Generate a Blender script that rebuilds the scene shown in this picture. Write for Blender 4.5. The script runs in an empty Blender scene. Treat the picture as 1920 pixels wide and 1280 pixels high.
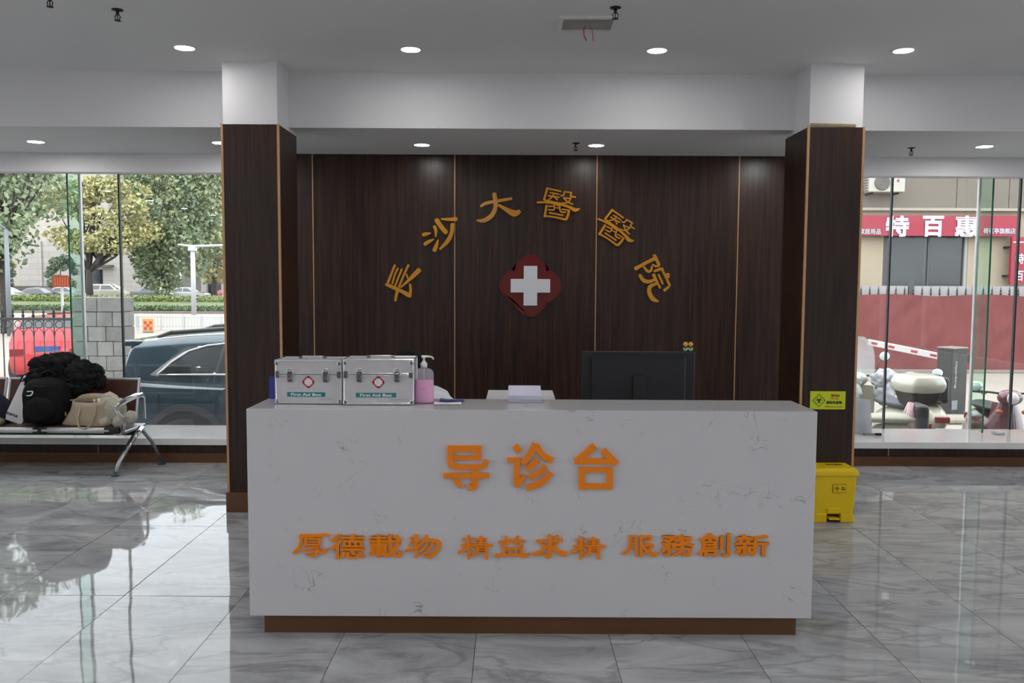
import bpy, bmesh, math, random
import numpy as np
from mathutils import Vector, Matrix, noise as mnoise
random.seed(7); rng = np.random.default_rng(7)
S = bpy.context.scene; COL = S.collection
PI = math.pi; R = math.radians

# ------------------------------------------------------------------ camera
F = 1550.0; CAMZ = 1.588; PITCH = R(4.06); ROLL = R(0.29)
cam_d = bpy.data.cameras.new('camera'); cam = bpy.data.objects.new('camera', cam_d); COL.objects.link(cam)
cam_d.sensor_width = 36; cam_d.lens = F / 1920 * 36; cam_d.clip_end = 800
CM = Matrix.Rotation(PI / 2 - PITCH, 4, 'X') @ Matrix.Rotation(ROLL, 4, 'Z')
cam.matrix_world = Matrix.Translation((0.0, 0, CAMZ)) @ CM
S.camera = cam
def at(px, py, Y):
    d = CM.to_3x3() @ Vector(((px - 958) / F, (640 - py) / F, -1))
    k = Y / d.y
    return Vector((d.x * k, Y, CAMZ + d.z * k))
def AX(px, py, Y): return at(px, py, Y).x
def AZ(px, py, Y): return at(px, py, Y).z
cam_d.shift_x = (960 - 958) / 1920

# ------------------------------------------------------------------ sky, light, exposure
W = bpy.data.worlds.new('overcast_sky'); S.world = W; W.use_nodes = True
nt = W.node_tree; nt.nodes.clear()
wo = nt.nodes.new('ShaderNodeOutputWorld'); wb = nt.nodes.new('ShaderNodeBackground')
tc = nt.nodes.new('ShaderNodeTexCoord'); sx = nt.nodes.new('ShaderNodeSeparateXYZ'); cr = nt.nodes.new('ShaderNodeValToRGB')
cr.color_ramp.elements[0].position = 0.0; cr.color_ramp.elements[0].color = (0.80, 0.87, 0.95, 1)
cr.color_ramp.elements[1].position = 0.8; cr.color_ramp.elements[1].color = (0.95, 0.98, 1.0, 1)
nt.links.new(tc.outputs['Generated'], sx.inputs[0]); nt.links.new(sx.outputs['Z'], cr.inputs[0])
nt.links.new(cr.outputs[0], wb.inputs[0]); nt.links.new(wb.outputs[0], wo.inputs[0])
SKY = 3.8; wb.inputs[1].default_value = SKY
LAMP = 70.0          # emission of the ceiling light diffusers
S.view_settings.view_transform = 'Standard'; S.view_settings.look = 'None'
S.view_settings.exposure = 0.34; S.view_settings.gamma = 1.0; S.view_settings.use_curve_mapping = False
S.cycles.max_bounces = 8; S.cycles.diffuse_bounces = 4; S.cycles.glossy_bounces = 4
S.cycles.transparent_max_bounces = 24; S.cycles.transmission_bounces = 6
S.cycles.sample_clamp_indirect = 6.0
for (x0, x1) in ((-7.9, -2.25), (2.65, 7.9)):      # sampling portals in the two window openings
    l = bpy.data.lights.new('window_portal', 'AREA'); l.shape = 'RECTANGLE'; l.size = x1 - x0; l.size_y = 2.4
    l.cycles.is_portal = True
    o = bpy.data.objects.new('window_portal', l); COL.objects.link(o)
    o.location = ((x0 + x1) / 2, 7.95, 1.4); o.rotation_euler = (-PI / 2, 0, 0)

for sx in (-1, 1):                                 # portals in the two side windows added for fill daylight
    l = bpy.data.lights.new('side_portal', 'AREA'); l.shape = 'RECTANGLE'; l.size = 7.4; l.size_y = 2.5; l.cycles.is_portal = True
    o = bpy.data.objects.new('side_portal', l); COL.objects.link(o); o.location = (sx * 8.3, -0.6, 1.6); o.rotation_euler = (PI / 2, 0, sx * PI / 2)

# ------------------------------------------------------------------ helpers
def srgb(r, g, b):
    f = lambda c: (c / 255 / 12.92) if c <= 10 else ((c / 255 + 0.055) / 1.055) ** 2.4
    return (f(r), f(g), f(b))
def mat(name, col, rough=0.5, metal=0.0, var=0.0, vscale=8.0, vstretch=(1, 1, 1), col2=None, bump=0.0, bscale=60.0,
        alpha=1.0, trans=0.0, spec=0.5, emit=None, es=0.0, island=0.0, coat=0.0, rnd=0.0):
    m = bpy.data.materials.new(name); m.use_nodes = True
    n = m.node_tree; b = n.nodes['Principled BSDF']
    b.inputs['Roughness'].default_value = rough; b.inputs['Metallic'].default_value = metal
    b.inputs['Specular IOR Level'].default_value = spec
    b.inputs['Transmission Weight'].default_value = trans; b.inputs['Alpha'].default_value = alpha
    b.inputs['Coat Weight'].default_value = coat
    if emit: b.inputs['Emission Color'].default_value = (*emit, 1); b.inputs['Emission Strength'].default_value = es
    c1 = col; c2 = col2 or tuple(c * (1 - var) for c in col)
    t = n.nodes.new('ShaderNodeTexCoord'); mp = n.nodes.new('ShaderNodeMapping')
    mp.inputs['Scale'].default_value = vstretch; n.links.new(t.outputs['Object'], mp.inputs[0])
    nz = n.nodes.new('ShaderNodeTexNoise'); nz.inputs['Scale'].default_value = vscale; nz.inputs['Detail'].default_value = 5
    n.links.new(mp.outputs[0], nz.inputs['Vector'])
    mx = n.nodes.new('ShaderNodeMix'); mx.data_type = 'RGBA'
    mx.inputs[6].default_value = (*c1, 1); mx.inputs[7].default_value = (*c2, 1)
    mr = n.nodes.new('ShaderNodeMapRange'); mr.inputs[1].default_value = 0.35; mr.inputs[2].default_value = 0.65
    n.links.new(nz.outputs[0], mr.inputs[0])
    fac = mr.outputs[0]
    if island:
        g = n.nodes.new('ShaderNodeNewGeometry'); mm = n.nodes.new('ShaderNodeMath'); mm.operation = 'MULTIPLY_ADD'
        n.links.new(g.outputs['Random Per Island'], mm.inputs[0]); mm.inputs[1].default_value = island
        ml = n.nodes.new('ShaderNodeMath'); ml.operation = 'MULTIPLY'; ml.inputs[1].default_value = 1 - island
        n.links.new(fac, ml.inputs[0]); n.links.new(ml.outputs[0], mm.inputs[2]); fac = mm.outputs[0]
    n.links.new(fac, mx.inputs[0]); out = mx.outputs[2]
    if rnd:
        oi = n.nodes.new('ShaderNodeObjectInfo'); hv = n.nodes.new('ShaderNodeHueSaturation')
        mr2 = n.nodes.new('ShaderNodeMapRange'); mr2.inputs[3].default_value = 1 - rnd; mr2.inputs[4].default_value = 1 + rnd
        n.links.new(oi.outputs['Random'], mr2.inputs[0]); n.links.new(mr2.outputs[0], hv.inputs['Value'])
        n.links.new(out, hv.inputs['Color']); out = hv.outputs[0]
    n.links.new(out, b.inputs['Base Color'])
    if bump:
        nb = n.nodes.new('ShaderNodeTexNoise'); nb.inputs['Scale'].default_value = bscale; nb.inputs['Detail'].default_value = 4
        n.links.new(t.outputs['Object'], nb.inputs['Vector'])
        bp = n.nodes.new('ShaderNodeBump'); bp.inputs['Strength'].default_value = bump; bp.inputs['Distance'].default_value = 0.02
        n.links.new(nb.outputs[0], bp.inputs['Height']); n.links.new(bp.outputs[0], b.inputs['Normal'])
    return m
def glass_mat(name, tint, ior=1.5, base=0.0):
    m = bpy.data.materials.new(name); m.use_nodes = True; n = m.node_tree; n.nodes.clear()
    o = n.nodes.new('ShaderNodeOutputMaterial'); t = n.nodes.new('ShaderNodeBsdfTransparent'); g = n.nodes.new('ShaderNodeBsdfGlossy')
    t.inputs[0].default_value = (*tint, 1); g.inputs['Roughness'].default_value = 0.0; g.inputs[0].default_value = (1, 1, 1, 1)
    fr = n.nodes.new('ShaderNodeFresnel'); fr.inputs[0].default_value = ior; mx = n.nodes.new('ShaderNodeMixShader')
    n.links.new(fr.outputs[0], mx.inputs[0]); n.links.new(t.outputs[0], mx.inputs[1]); n.links.new(g.outputs[0], mx.inputs[2])
    n.links.new(mx.outputs[0], o.inputs[0]); return m

class MB:
    """collects shapes, then links them as one mesh object"""
    def __init__(s, cap=(0.6, 0.6)): s.v = []; s.f = []; s.sm = []; s.cap = cap
    def add(s, vs, fs, smooth=False):
        k = len(s.v); s.v += [tuple(v) for v in vs]; s.f += [tuple(i + k for i in f) for f in fs]; s.sm += [smooth] * len(fs); return s
    def bm(s, b, smooth=False):
        b.verts.index_update(); s.add([v.co.copy() for v in b.verts], [[v.index for v in f.verts] for f in b.faces], smooth); b.free(); return s
    def box(s, x0, x1, y0, y1, z0, z1, bev=0.0, seg=1, M=None):
        b = bmesh.new(); bmesh.ops.create_cube(b, size=1)
        for v in b.verts: v.co = Vector(((x0 + x1) / 2 + v.co.x * (x1 - x0), (y0 + y1) / 2 + v.co.y * (y1 - y0), (z0 + z1) / 2 + v.co.z * (z1 - z0)))
        if bev: bmesh.ops.bevel(b, geom=list(b.edges), offset=bev, segments=seg, affect='EDGES', profile=0.5)
        if M is not None: b.transform(M)
        return s.bm(b, False)
    def cyl(s, p, q, r0, r1=None, n=12, cap=True, smooth=True):
        return s.tube([p, q], [r0, r0 if r1 is None else r1], n, cap, smooth)
    def tube(s, pts, rs, n=8, cap=True, smooth=True, sy=1.0):
        pts = [Vector(p) for p in pts]
        if not hasattr(rs, '__len__'): rs = [rs] * len(pts)
        vs = []; fs = []; up = None
        for i, p in enumerate(pts):
            t = (pts[min(i + 1, len(pts) - 1)] - pts[max(i - 1, 0)])
            t = t.normalized() if t.length > 1e-9 else Vector((0, 0, 1))
            if up is None: up = Vector((0, 0, 1)) if abs(t.z) < 0.9 else Vector((1, 0, 0))
            a = t.cross(up); a = a.normalized() if a.length > 1e-6 else Vector((1, 0, 0)); b = a.cross(t).normalized(); up = b
            for k in range(n):
                w = 2 * PI * k / n; vs.append(p + (a * math.cos(w) + b * math.sin(w) * sy) * rs[i])
        for i in range(len(pts) - 1):
            for k in range(n):
                a0 = i * n + k; a1 = i * n + (k + 1) % n
                fs.append((a0, a1, a1 + n, a0 + n))
        s.add(vs, fs, smooth)
        if cap:
            k0 = len(s.v) - len(vs)
            s.f.append(tuple(k0 + i for i in reversed(range(n)))); s.f.append(tuple(k0 + (len(pts) - 1) * n + i for i in range(n))); s.sm += [False, False]
        return s
    def lathe(s, prof, n=24, c=(0, 0, 0), sx=1.0, sy=1.0, smooth=True):
        vs = []; fs = []
        for (r, z) in prof:
            for k in range(n):
                w = 2 * PI * k / n; vs.append((c[0] + r * math.cos(w) * sx, c[1] + r * math.sin(w) * sy, c[2] + z))
        for i in range(len(prof) - 1):
            for k in range(n):
                a0 = i * n + k; a1 = i * n + (k + 1) % n; fs.append((a0, a1, a1 + n, a0 + n))
        s.add(vs, fs, smooth); k0 = len(s.v) - len(vs)
        if prof[0][0] > 1e-6: s.f.append(tuple(k0 + i for i in reversed(range(n)))); s.sm.append(False)
        if prof[-1][0] > 1e-6: s.f.append(tuple(k0 + (len(prof) - 1) * n + i for i in range(n))); s.sm.append(False)
        return s
    def prism(s, poly, y0, y1, M=None):
        """polygon in (x,z), extruded along y"""
        n = len(poly); vs = [(x, y0, z) for x, z in poly] + [(x, y1, z) for x, z in poly]
        if M is not None: vs = [M @ Vector(v) for v in vs]
        fs = [tuple(range(n)), tuple(reversed(range(n, 2 * n)))] + [((i + 1) % n, i, n + i, n + (i + 1) % n) for i in range(n)]
        return s.add(vs, fs)
    def blob(s, c, r, n=20, amp=0.15, fr=3.0, seed=0, ridge=False, M=None):
        b = bmesh.new(); bmesh.ops.create_uvsphere(b, u_segments=n * 2, v_segments=n, radius=1)
        for v in b.verts:
            d = v.co.normalized(); q = d * fr + Vector((seed * 7.1, seed * 3.3, seed))
            h = mnoise.fractal(q, 0.8, 2.0, 4)
            if ridge: h = 0.6 - 2.2 * abs(h)
            k = 1 + amp * h
            v.co = Vector((d.x * r[0], d.y * r[1], d.z * r[2])) * k
            if M is not None: v.co = M @ v.co
            v.co += Vector(c)
        return s.bm(b, True)
    def stroke(s, pts, y0, y1, k=1.0):
        """brush stroke: (x, z, width) points -> solid ribbon with rounded ends between y0 and y1"""
        s.ns = getattr(s, 'ns', 0) + 1; y0 = y0 - (y1 - y0) * 0.018 * s.ns
        P = [Vector(p) for p in pts]
        if len(P) > 2:
            Q = []
            for i in range(len(P) - 1):
                p0 = P[max(i - 1, 0)]; p1 = P[i]; p2 = P[i + 1]; p3 = P[min(i + 2, len(P) - 1)]
                for j in range(5):
                    t = j / 5; Q.append(0.5 * ((2 * p1) + (p2 - p0) * t + (2 * p0 - 5 * p1 + 4 * p2 - p3) * t * t + (3 * p1 - p0 - 3 * p2 + p3) * t ** 3))
            P = Q + [P[-1]]
        L = []; Rr = []
        for i, p in enumerate(P):
            a = P[max(i - 1, 0)]; b = P[min(i + 1, len(P) - 1)]; d = Vector((b.x - a.x, b.y - a.y)); d = d.normalized() if d.length else Vector((1, 0))
            w = p.z * 0.5 * k; c = Vector((p.x, p.y)); nn = Vector((-d.y, d.x))
            if i == 0: L += [c - d * w * s.cap[0] + nn * w * s.cap[1]]; Rr += [c - d * w * s.cap[0] - nn * w * s.cap[1]]
            L.append(c + nn * w); Rr.append(c - nn * w)
            if i == len(P) - 1: L += [c + d * w * s.cap[0] + nn * w * s.cap[1]]; Rr += [c + d * w * s.cap[0] - nn * w * s.cap[1]]
        n = len(L); vs = []
        for y in (y0, y1):
            vs += [(q.x, y, q.y) for q in L] + [(q.x, y, q.y) for q in Rr]
        fs = []
        for i in range(n - 1):
            fs += [(i, i + 1, n + i + 1, n + i), (2 * n + i, 3 * n + i, 3 * n + i + 1, 2 * n + i + 1),
                   (i, 2 * n + i, 2 * n + i + 1, i + 1), (n + i, n + i + 1, 3 * n + i + 1, 3 * n + i)]
        fs += [(0, n, 3 * n, 2 * n), (n - 1, 3 * n - 1, 4 * n - 1, 2 * n - 1)]
        return s.add(vs, fs)
    def build(s, name, m, parent=None, loc=None, label=None):
        me = bpy.data.meshes.new(name); me.from_pydata(s.v, [], s.f); me.polygons.foreach_set('use_smooth', s.sm); me.materials.append(m)
        me.validate(); b = bmesh.new(); b.from_mesh(me); bmesh.ops.recalc_face_normals(b, faces=b.faces); b.to_mesh(me); b.free()
        o = bpy.data.objects.new(name, me); COL.objects.link(o)
        if parent: o.parent = parent
        if loc is not None: o.location = loc
        if label: o['label'] = label
        return o
def tag(o, label, cat, group=None, kind=None):
    o['label'] = label; o['category'] = cat
    if group: o['group'] = group
    if kind: o['kind'] = kind
    return o
def thing(name, label, cat, loc=(0, 0, 0), rz=0.0, group=None, kind=None):
    o = bpy.data.objects.new(name, None); COL.objects.link(o); o.empty_display_size = 0.1
    o.location = loc; o.rotation_euler = (0, 0, rz); return tag(o, label, cat, group, kind)
def dup(root, loc=None, rz=None, label=None):
    r = root.copy(); COL.objects.link(r)
    if loc is not None: r.location = loc
    if rz is not None: r.rotation_euler = (0, 0, rz)
    if label: r['label'] = label
    for ch in list(root.children):
        c = ch.copy(); COL.objects.link(c); c.parent = r
        for g in list(ch.children):
            d = g.copy(); COL.objects.link(d); d.parent = c
    return r
_fc = {}
def text_mesh(body, extrude=0.0, offset=0.0, key=None):
    """flat lettering in the bundled font as a mesh, centred, 1 unit em; faces -Y"""
    k = (body, extrude, offset)
    if k in _fc: return _fc[k]
    c = bpy.data.curves.new('lettering', 'FONT'); c.body = body; c.extrude = extrude; c.offset = offset; c.resolution_u = 3
    o = bpy.data.objects.new('lettering', c); COL.objects.link(o)
    dg = bpy.context.evaluated_depsgraph_get(); me = bpy.data.meshes.new_from_object(o.evaluated_get(dg))
    bpy.data.objects.remove(o); bpy.data.curves.remove(c)
    v = np.empty(len(me.vertices) * 3); me.vertices.foreach_get('co', v); v = v.reshape(-1, 3)
    lo = v.min(0); hi = v.max(0); v = v - (lo + hi) / 2
    w = np.stack([v[:, 0], -v[:, 2], v[:, 1]], 1)
    fs = [tuple(p.vertices) for p in me.polygons]
    bpy.data.meshes.remove(me)
    _fc[k] = (w, fs, hi - lo); return _fc[k]
def glyph(mb, body, c, w, h, depth=0.004, offset=0.0, rot=0.0, M=None):
    """adds lettering of overall width w and height h centred at c, facing -Y, turned by rot in its plane"""
    bold = offset; v, fs, dim = text_mesh(body, 0.05, 0.0)
    q = np.stack([v[:, 0] * w / dim[0], v[:, 1] * depth / 0.1, v[:, 2] * h / dim[1]], 1)
    cs, sn = math.cos(rot), math.sin(rot)
    x = q[:, 0] * cs - q[:, 2] * sn; z = q[:, 0] * sn + q[:, 2] * cs
    e = bold * w / dim[0]
    for k, (dx, dz) in enumerate([(0, 0)] if not bold else [(-e, -e), (e, -e), (-e, e), (e, e)]):
        pts = [Vector((x[i] + dx, q[i, 1] - k * depth * .03, z[i] + dz)) for i in range(len(q))]
        if M is not None: pts = [M @ p for p in pts]
        mb.add([p + Vector(c) for p in pts], fs)
    return mb

# ------------------------------------------------------------------ materials
M = {}
M['plaster'] = mat('white_plaster', (0.78, 0.77, 0.785), 0.85, var=0.04, vscale=1.5, bump=0.02, bscale=200)
M['ceil'] = mat('ceiling_paint', (0.78, 0.78, 0.775), 0.9, var=0.03, vscale=1.0)
def wood(name, c1, c2):
    m = mat(name, c1, 0.33, col2=c2, vscale=5.0, vstretch=(9, 9, 0.35), rnd=0.12, spec=0.4)
    return m
M['wood'] = wood('dark_wenge_laminate', srgb(62, 40, 30), srgb(34, 22, 17))
M['brass'] = mat('brushed_brass', srgb(205, 160, 115), 0.4, 0.4, var=0.1)
M['copper'] = mat('bronze_skirting', srgb(110, 74, 48), 0.35, 0.3, var=0.15, vscale=3)
M['white_stone'] = mat('white_sill_stone', (0.88, 0.88, 0.87), 0.15, var=0.06, vscale=4)
M['metal'] = mat('silver_metal', (0.72, 0.73, 0.75), 0.42, 0.7, var=0.05)
M['steel'] = mat('polished_steel', (0.7, 0.7, 0.7), 0.15, 1.0)
M['dark_metal'] = mat('dark_metal', (0.03, 0.03, 0.032), 0.4, 0.5)
M['black'] = mat('black_plastic', (0.012, 0.013, 0.015), 0.45)
M['white_plastic'] = mat('white_plastic', (0.72, 0.72, 0.73), 0.35)
M['glass'] = glass_mat('window_glass', (0.985, 0.992, 0.988))
M['fin'] = glass_mat('green_glass', (0.84, 0.95, 0.90), 1.07)
M['glass_edge'] = mat('green_glass_edge', srgb(40, 110, 90), 0.15, spec=0.6)
M['joint'] = mat('black_sealant', (0.015, 0.02, 0.02), 0.5)
M['orange'] = mat('orange_acrylic', (0.86, 0.225, 0.002), 0.22, spec=0.5)
M['gold'] = mat('amber_acrylic', (0.62, 0.27, 0.012), 0.18, spec=0.5)
M['red'] = mat('deep_red_acrylic', (0.15, 0.002, 0.002), 0.12)
M['white_acr'] = mat('white_acrylic', (0.82, 0.84, 0.88), 0.3)

def quartz():
    m = bpy.data.materials.new('white_quartz'); m.use_nodes = True; n = m.node_tree; b = n.nodes['Principled BSDF']
    b.inputs['Roughness'].default_value = 0.12
    t = n.nodes.new('ShaderNodeTexCoord'); nz = n.nodes.new('ShaderNodeTexNoise'); nz.inputs['Scale'].default_value = 7; nz.inputs['Detail'].default_value = 6
    nz.inputs['Distortion'].default_value = 1.4
    n.links.new(t.outputs['Object'], nz.inputs['Vector'])
    ab = n.nodes.new('ShaderNodeMath'); ab.operation = 'SUBTRACT'; ab.inputs[1].default_value = 0.5; n.links.new(nz.outputs[0], ab.inputs[0])
    a2 = n.nodes.new('ShaderNodeMath'); a2.operation = 'ABSOLUTE'; n.links.new(ab.outputs[0], a2.inputs[0])
    mr = n.nodes.new('ShaderNodeMapRange'); mr.inputs[1].default_value = 0.0; mr.inputs[2].default_value = 0.010; mr.inputs[3].default_value = 1; mr.inputs[4].default_value = 0
    n.links.new(a2.outputs[0], mr.inputs[0])
    n2 = n.nodes.new('ShaderNodeTexNoise'); n2.inputs['Scale'].default_value = 5.5; n2.inputs['Detail'].default_value = 3; n.links.new(t.outputs['Object'], n2.inputs['Vector'])
    m2 = n.nodes.new('ShaderNodeMapRange'); m2.inputs[1].default_value = 0.54; m2.inputs[2].default_value = 0.68; n.links.new(n2.outputs[0], m2.inputs[0])
    mu = n.nodes.new('ShaderNodeMath'); mu.operation = 'MULTIPLY'; n.links.new(mr.outputs[0], mu.inputs[0]); n.links.new(m2.outputs[0], mu.inputs[1])
    mx = n.nodes.new('ShaderNodeMix'); mx.data_type = 'RGBA'; mx.inputs[6].default_value = (0.56, 0.545, 0.56, 1); mx.inputs[7].default_value = (0.20, 0.195, 0.195, 1)
    n.links.new(mu.outputs[0], mx.inputs[0]); n.links.new(mx.outputs[2], b.inputs['Base Color']); return m
M['quartz'] = quartz()
def marble_tile():
    m = bpy.data.materials.new('grey_marble_tile'); m.use_nodes = True; n = m.node_tree; b = n.nodes['Principled BSDF']
    b.inputs['Roughness'].default_value = 0.03; b.inputs['Specular IOR Level'].default_value = 0.14
    t = n.nodes.new('ShaderNodeTexCoord'); oi = n.nodes.new('ShaderNodeObjectInfo')
    sc = n.nodes.new('ShaderNodeVectorMath'); sc.operation = 'SCALE'; sc.inputs['Scale'].default_value = 40
    cx = n.nodes.new('ShaderNodeCombineXYZ'); n.links.new(oi.outputs['Random'], cx.inputs[0]); n.links.new(oi.outputs['Random'], cx.inputs[2]); n.links.new(cx.outputs[0], sc.inputs[0])
    ad = n.nodes.new('ShaderNodeVectorMath'); ad.operation = 'ADD'; n.links.new(t.outputs['Object'], ad.inputs[0]); n.links.new(sc.outputs[0], ad.inputs[1])
    mp = n.nodes.new('ShaderNodeMapping'); mp.inputs['Scale'].default_value = (0.75, 2.0, 1); mp.inputs['Rotation'].default_value = (0, 0, R(28)); n.links.new(ad.outputs[0], mp.inputs[0])
    nz = n.nodes.new('ShaderNodeTexNoise'); nz.inputs['Scale'].default_value = 1.9; nz.inputs['Detail'].default_value = 9; nz.inputs['Roughness'].default_value = 0.62; nz.inputs['Distortion'].default_value = 1.1
    n.links.new(mp.outputs[0], nz.inputs['Vector'])
    cr = n.nodes.new('ShaderNodeValToRGB'); e = cr.color_ramp.elements
    e[0].position = 0.30; e[0].color = (*srgb(138, 138, 143), 1); e[1].position = 0.72; e[1].color = (*srgb(188, 190, 192), 1)
    a = e.new(0.50); a.color = (*srgb(168, 169, 171), 1)
    n.links.new(nz.outputs[0], cr.inputs[0])
    nv = n.nodes.new('ShaderNodeTexNoise'); nv.inputs['Scale'].default_value = 1.3; nv.inputs['Detail'].default_value = 8; nv.inputs['Distortion'].default_value = 1.8
    n.links.new(mp.outputs[0], nv.inputs['Vector'])
    ab = n.nodes.new('ShaderNodeMath'); ab.operation = 'SUBTRACT'; ab.inputs[1].default_value = 0.5; n.links.new(nv.outputs[0], ab.inputs[0])
    a2 = n.nodes.new('ShaderNodeMath'); a2.operation = 'ABSOLUTE'; n.links.new(ab.outputs[0], a2.inputs[0])
    mr = n.nodes.new('ShaderNodeMapRange'); mr.inputs[1].default_value = 0.0; mr.inputs[2].default_value = 0.035; mr.inputs[3].default_value = 0.42; mr.inputs[4].default_value = 0
    n.links.new(a2.outputs[0], mr.inputs[0])
    mx = n.nodes.new('ShaderNodeMix'); mx.data_type = 'RGBA'; n.links.new(mr.outputs[0], mx.inputs[0]); n.links.new(cr.outputs[0], mx.inputs[6]); mx.inputs[7].default_value = (*srgb(92, 92, 100), 1)
    n.links.new(mx.outputs[2], b.inputs['Base Color'])
    nb = n.nodes.new('ShaderNodeTexNoise'); nb.inputs['Scale'].default_value = 3.0; nb.inputs['Detail'].default_value = 1; n.links.new(ad.outputs[0], nb.inputs['Vector'])
    bp = n.nodes.new('ShaderNodeBump'); bp.inputs['Strength'].default_value = 0.35; bp.inputs['Distance'].default_value = 0.004
    n.links.new(nb.outputs[0], bp.inputs['Height']); n.links.new(bp.outputs[0], b.inputs['Normal']); return m
M['tile'] = marble_tile()
# ------------------------------------------------------------------ room shell
DW = 7.17      # back wall plane
DG = 7.80      # glass plane
DB = 5.90      # beam face
DC = 5.61      # pillar face
ZC = 3.05; ZB = 2.667; ZH = 2.518
XL, XR, YB = -8.0, 8.0, -4.5
def struct(o, label, cat): return tag(o, label, cat, kind='structure')
gm = mat('dark_grout', srgb(70, 70, 72), 0.8)
floor = struct(MB().box(XL, XR, YB, DG + 0.1, -0.30, -0.006).build('floor', gm), 'grey marble tile floor of the lobby, polished to a mirror shine', 'floor')
J0 = -0.15; K0 = 4.08
TW, TL = 0.6, 1.2
tmb = MB().box(-TW / 2 + 0.0012, TW / 2 - 0.0012, -TL / 2 + 0.0012, TL / 2 - 0.0012, -0.010, 0.0, bev=0.0008)
tile0 = None
for i in range(-13, 14):
    for j in range(-7, 3):
        cx = J0 + (i + 0.5) * TW; cy = K0 + (j + 0.5) * TL
        y0, y1 = cy - TL / 2, cy + TL / 2
        if cx < XL or cx > XR: continue
        if y0 > DW or y1 < YB: continue
        if tile0 is None: tile0 = tmb.build('tile', M['tile'], floor); o = tile0
        else: o = tile0.copy(); COL.objects.link(o)
        o.location = (cx, cy, 0); o.rotation_euler = (random.gauss(0, 0.0010), random.gauss(0, 0.0014), 0)
def side_wall(x0, x1): return MB().box(x0, x1, YB, -4.3, -0.3, 3.3).box(x0, x1, 3.1, DG + 0.2, -0.3, 3.3).box(x0, x1, -4.3, 3.1, -0.3, 0.35).box(x0, x1, -4.3, 3.1, 2.85, 3.3)
wl = struct(side_wall(XL - 0.2, XL).build('wall_left', M['plaster']), 'plain white plaster wall at the left end of the lobby', 'wall')
wr = struct(side_wall(XR, XR + 0.2).build('wall_right', M['plaster']), 'plain white plaster wall at the right end of the lobby', 'wall')
for n_, xx, sd in ((3, XL - 0.1, 'left'), (4, XR + 0.1, 'right')):  # unseen side glazing, added to let fill daylight into the lobby
    w3 = thing('window_%d' % n_, 'long glazing added for fill daylight in the %s side wall of the lobby, outside the picture' % sd, 'window', (xx, -0.6, 0), kind='structure')
    for k in range(4): MB().box(-.006, .006, -3.7 + k * 1.85 + .03, -1.85 + k * 1.85 - .03, .35, 2.85).build('pane', M['glass'], w3)
    for k in range(5): MB().box(-.04, .04, -3.73 + k * 1.85, -3.67 + k * 1.85, .35, 2.85).build('mullion', M['metal'], w3)
wf = struct(MB().box(XL - 0.2, -4.8, YB - 0.2, YB, -0.3, 3.3).box(4.8, XR + 0.2, YB - 0.2, YB, -0.3, 3.3).box(-4.8, 4.8, YB - 0.2, YB, 2.65, 3.3).box(-4.8, 4.8, YB - 0.2, YB, -0.3, 2.65).build('wall_front', M['plaster']), 'plain white plaster wall facing the reception counter', 'wall')
ceil = struct(MB().box(XL - 0.2, XR + 0.2, YB - 0.2, DB + 0.05, ZC, ZC + 0.25).build('ceiling', M['ceil']), 'flat white plasterboard ceiling over the lobby', 'ceiling')
ceil2 = struct(MB().box(XL - 0.2, XR + 0.2, DB + 0.17, DW + 0.02, ZB + 0.012, ZC + 0.25).build('ceiling', M['ceil']), 'lower white ceiling strip behind the beam, before the wood wall and windows', 'ceiling')
beam = struct(MB().box(XL - 0.1, XR + 0.1, DB, DB + 0.17, ZB, ZC + 0.1).build('beam', M['plaster']), 'white plaster beam crossing above the two wood pillars', 'beam')
# windows' top bulkhead
# back wall with panels
bx0 = AX(556, 400, DW) - 0.62; bx1 = AX(1466, 400, DW) + 0.62
wb_ = struct(MB().box(bx0, bx1, DW + 0.03, DG + 0.2, -0.1, ZC + 0.2).build('wall_back', M['plaster']), 'dark wood panelled wall behind the reception counter', 'wall')
for xa, xb, sd in ((XL - 0.1, bx0, 'left'), (bx1, XR + 0.1, 'right')):
    struct(MB().box(xa, xb, DW, DW + 0.12, ZH, ZC + 0.2).build('bulkhead', M['plaster']), 'white bulkhead hanging over the %s window' % sd, 'bulkhead')
    struct(MB().box(xa, xb, DW + 0.12, DG + 0.2, 2.74, ZC + 0.2).build('ceiling', M['ceil']), 'narrow ceiling strip over the %s window recess' % sd, 'ceiling')
jx = [AX(p, 420, DW) for p in (587, 853, 1118, 1384)]
pw = (jx[3] - jx[0]) / 3
edges = [bx0, jx[0]] + [jx[0] + pw, jx[0] + 2 * pw] + [jx[3], bx1]
for a, b in zip(edges[:-1], edges[1:]):
    MB().box(a + 0.004, b - 0.004, DW, DW + 0.03, 0.12, ZB + 0.012, bev=0.0008).build('panel', M['wood'], wb_)
for x in edges[1:-1]:
    MB().box(x - 0.004, x + 0.004, DW - 0.003, DW + 0.03, 0.12, ZB + 0.012).build('brass_strip', M['brass'], wb_)
struct(MB().box(bx0, bx1, DW - 0.012, DW + 0.03, 0, 0.12).build('baseboard_back', M['copper']), 'bronze skirting at the foot of the dark wood back wall', 'baseboard')

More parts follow.
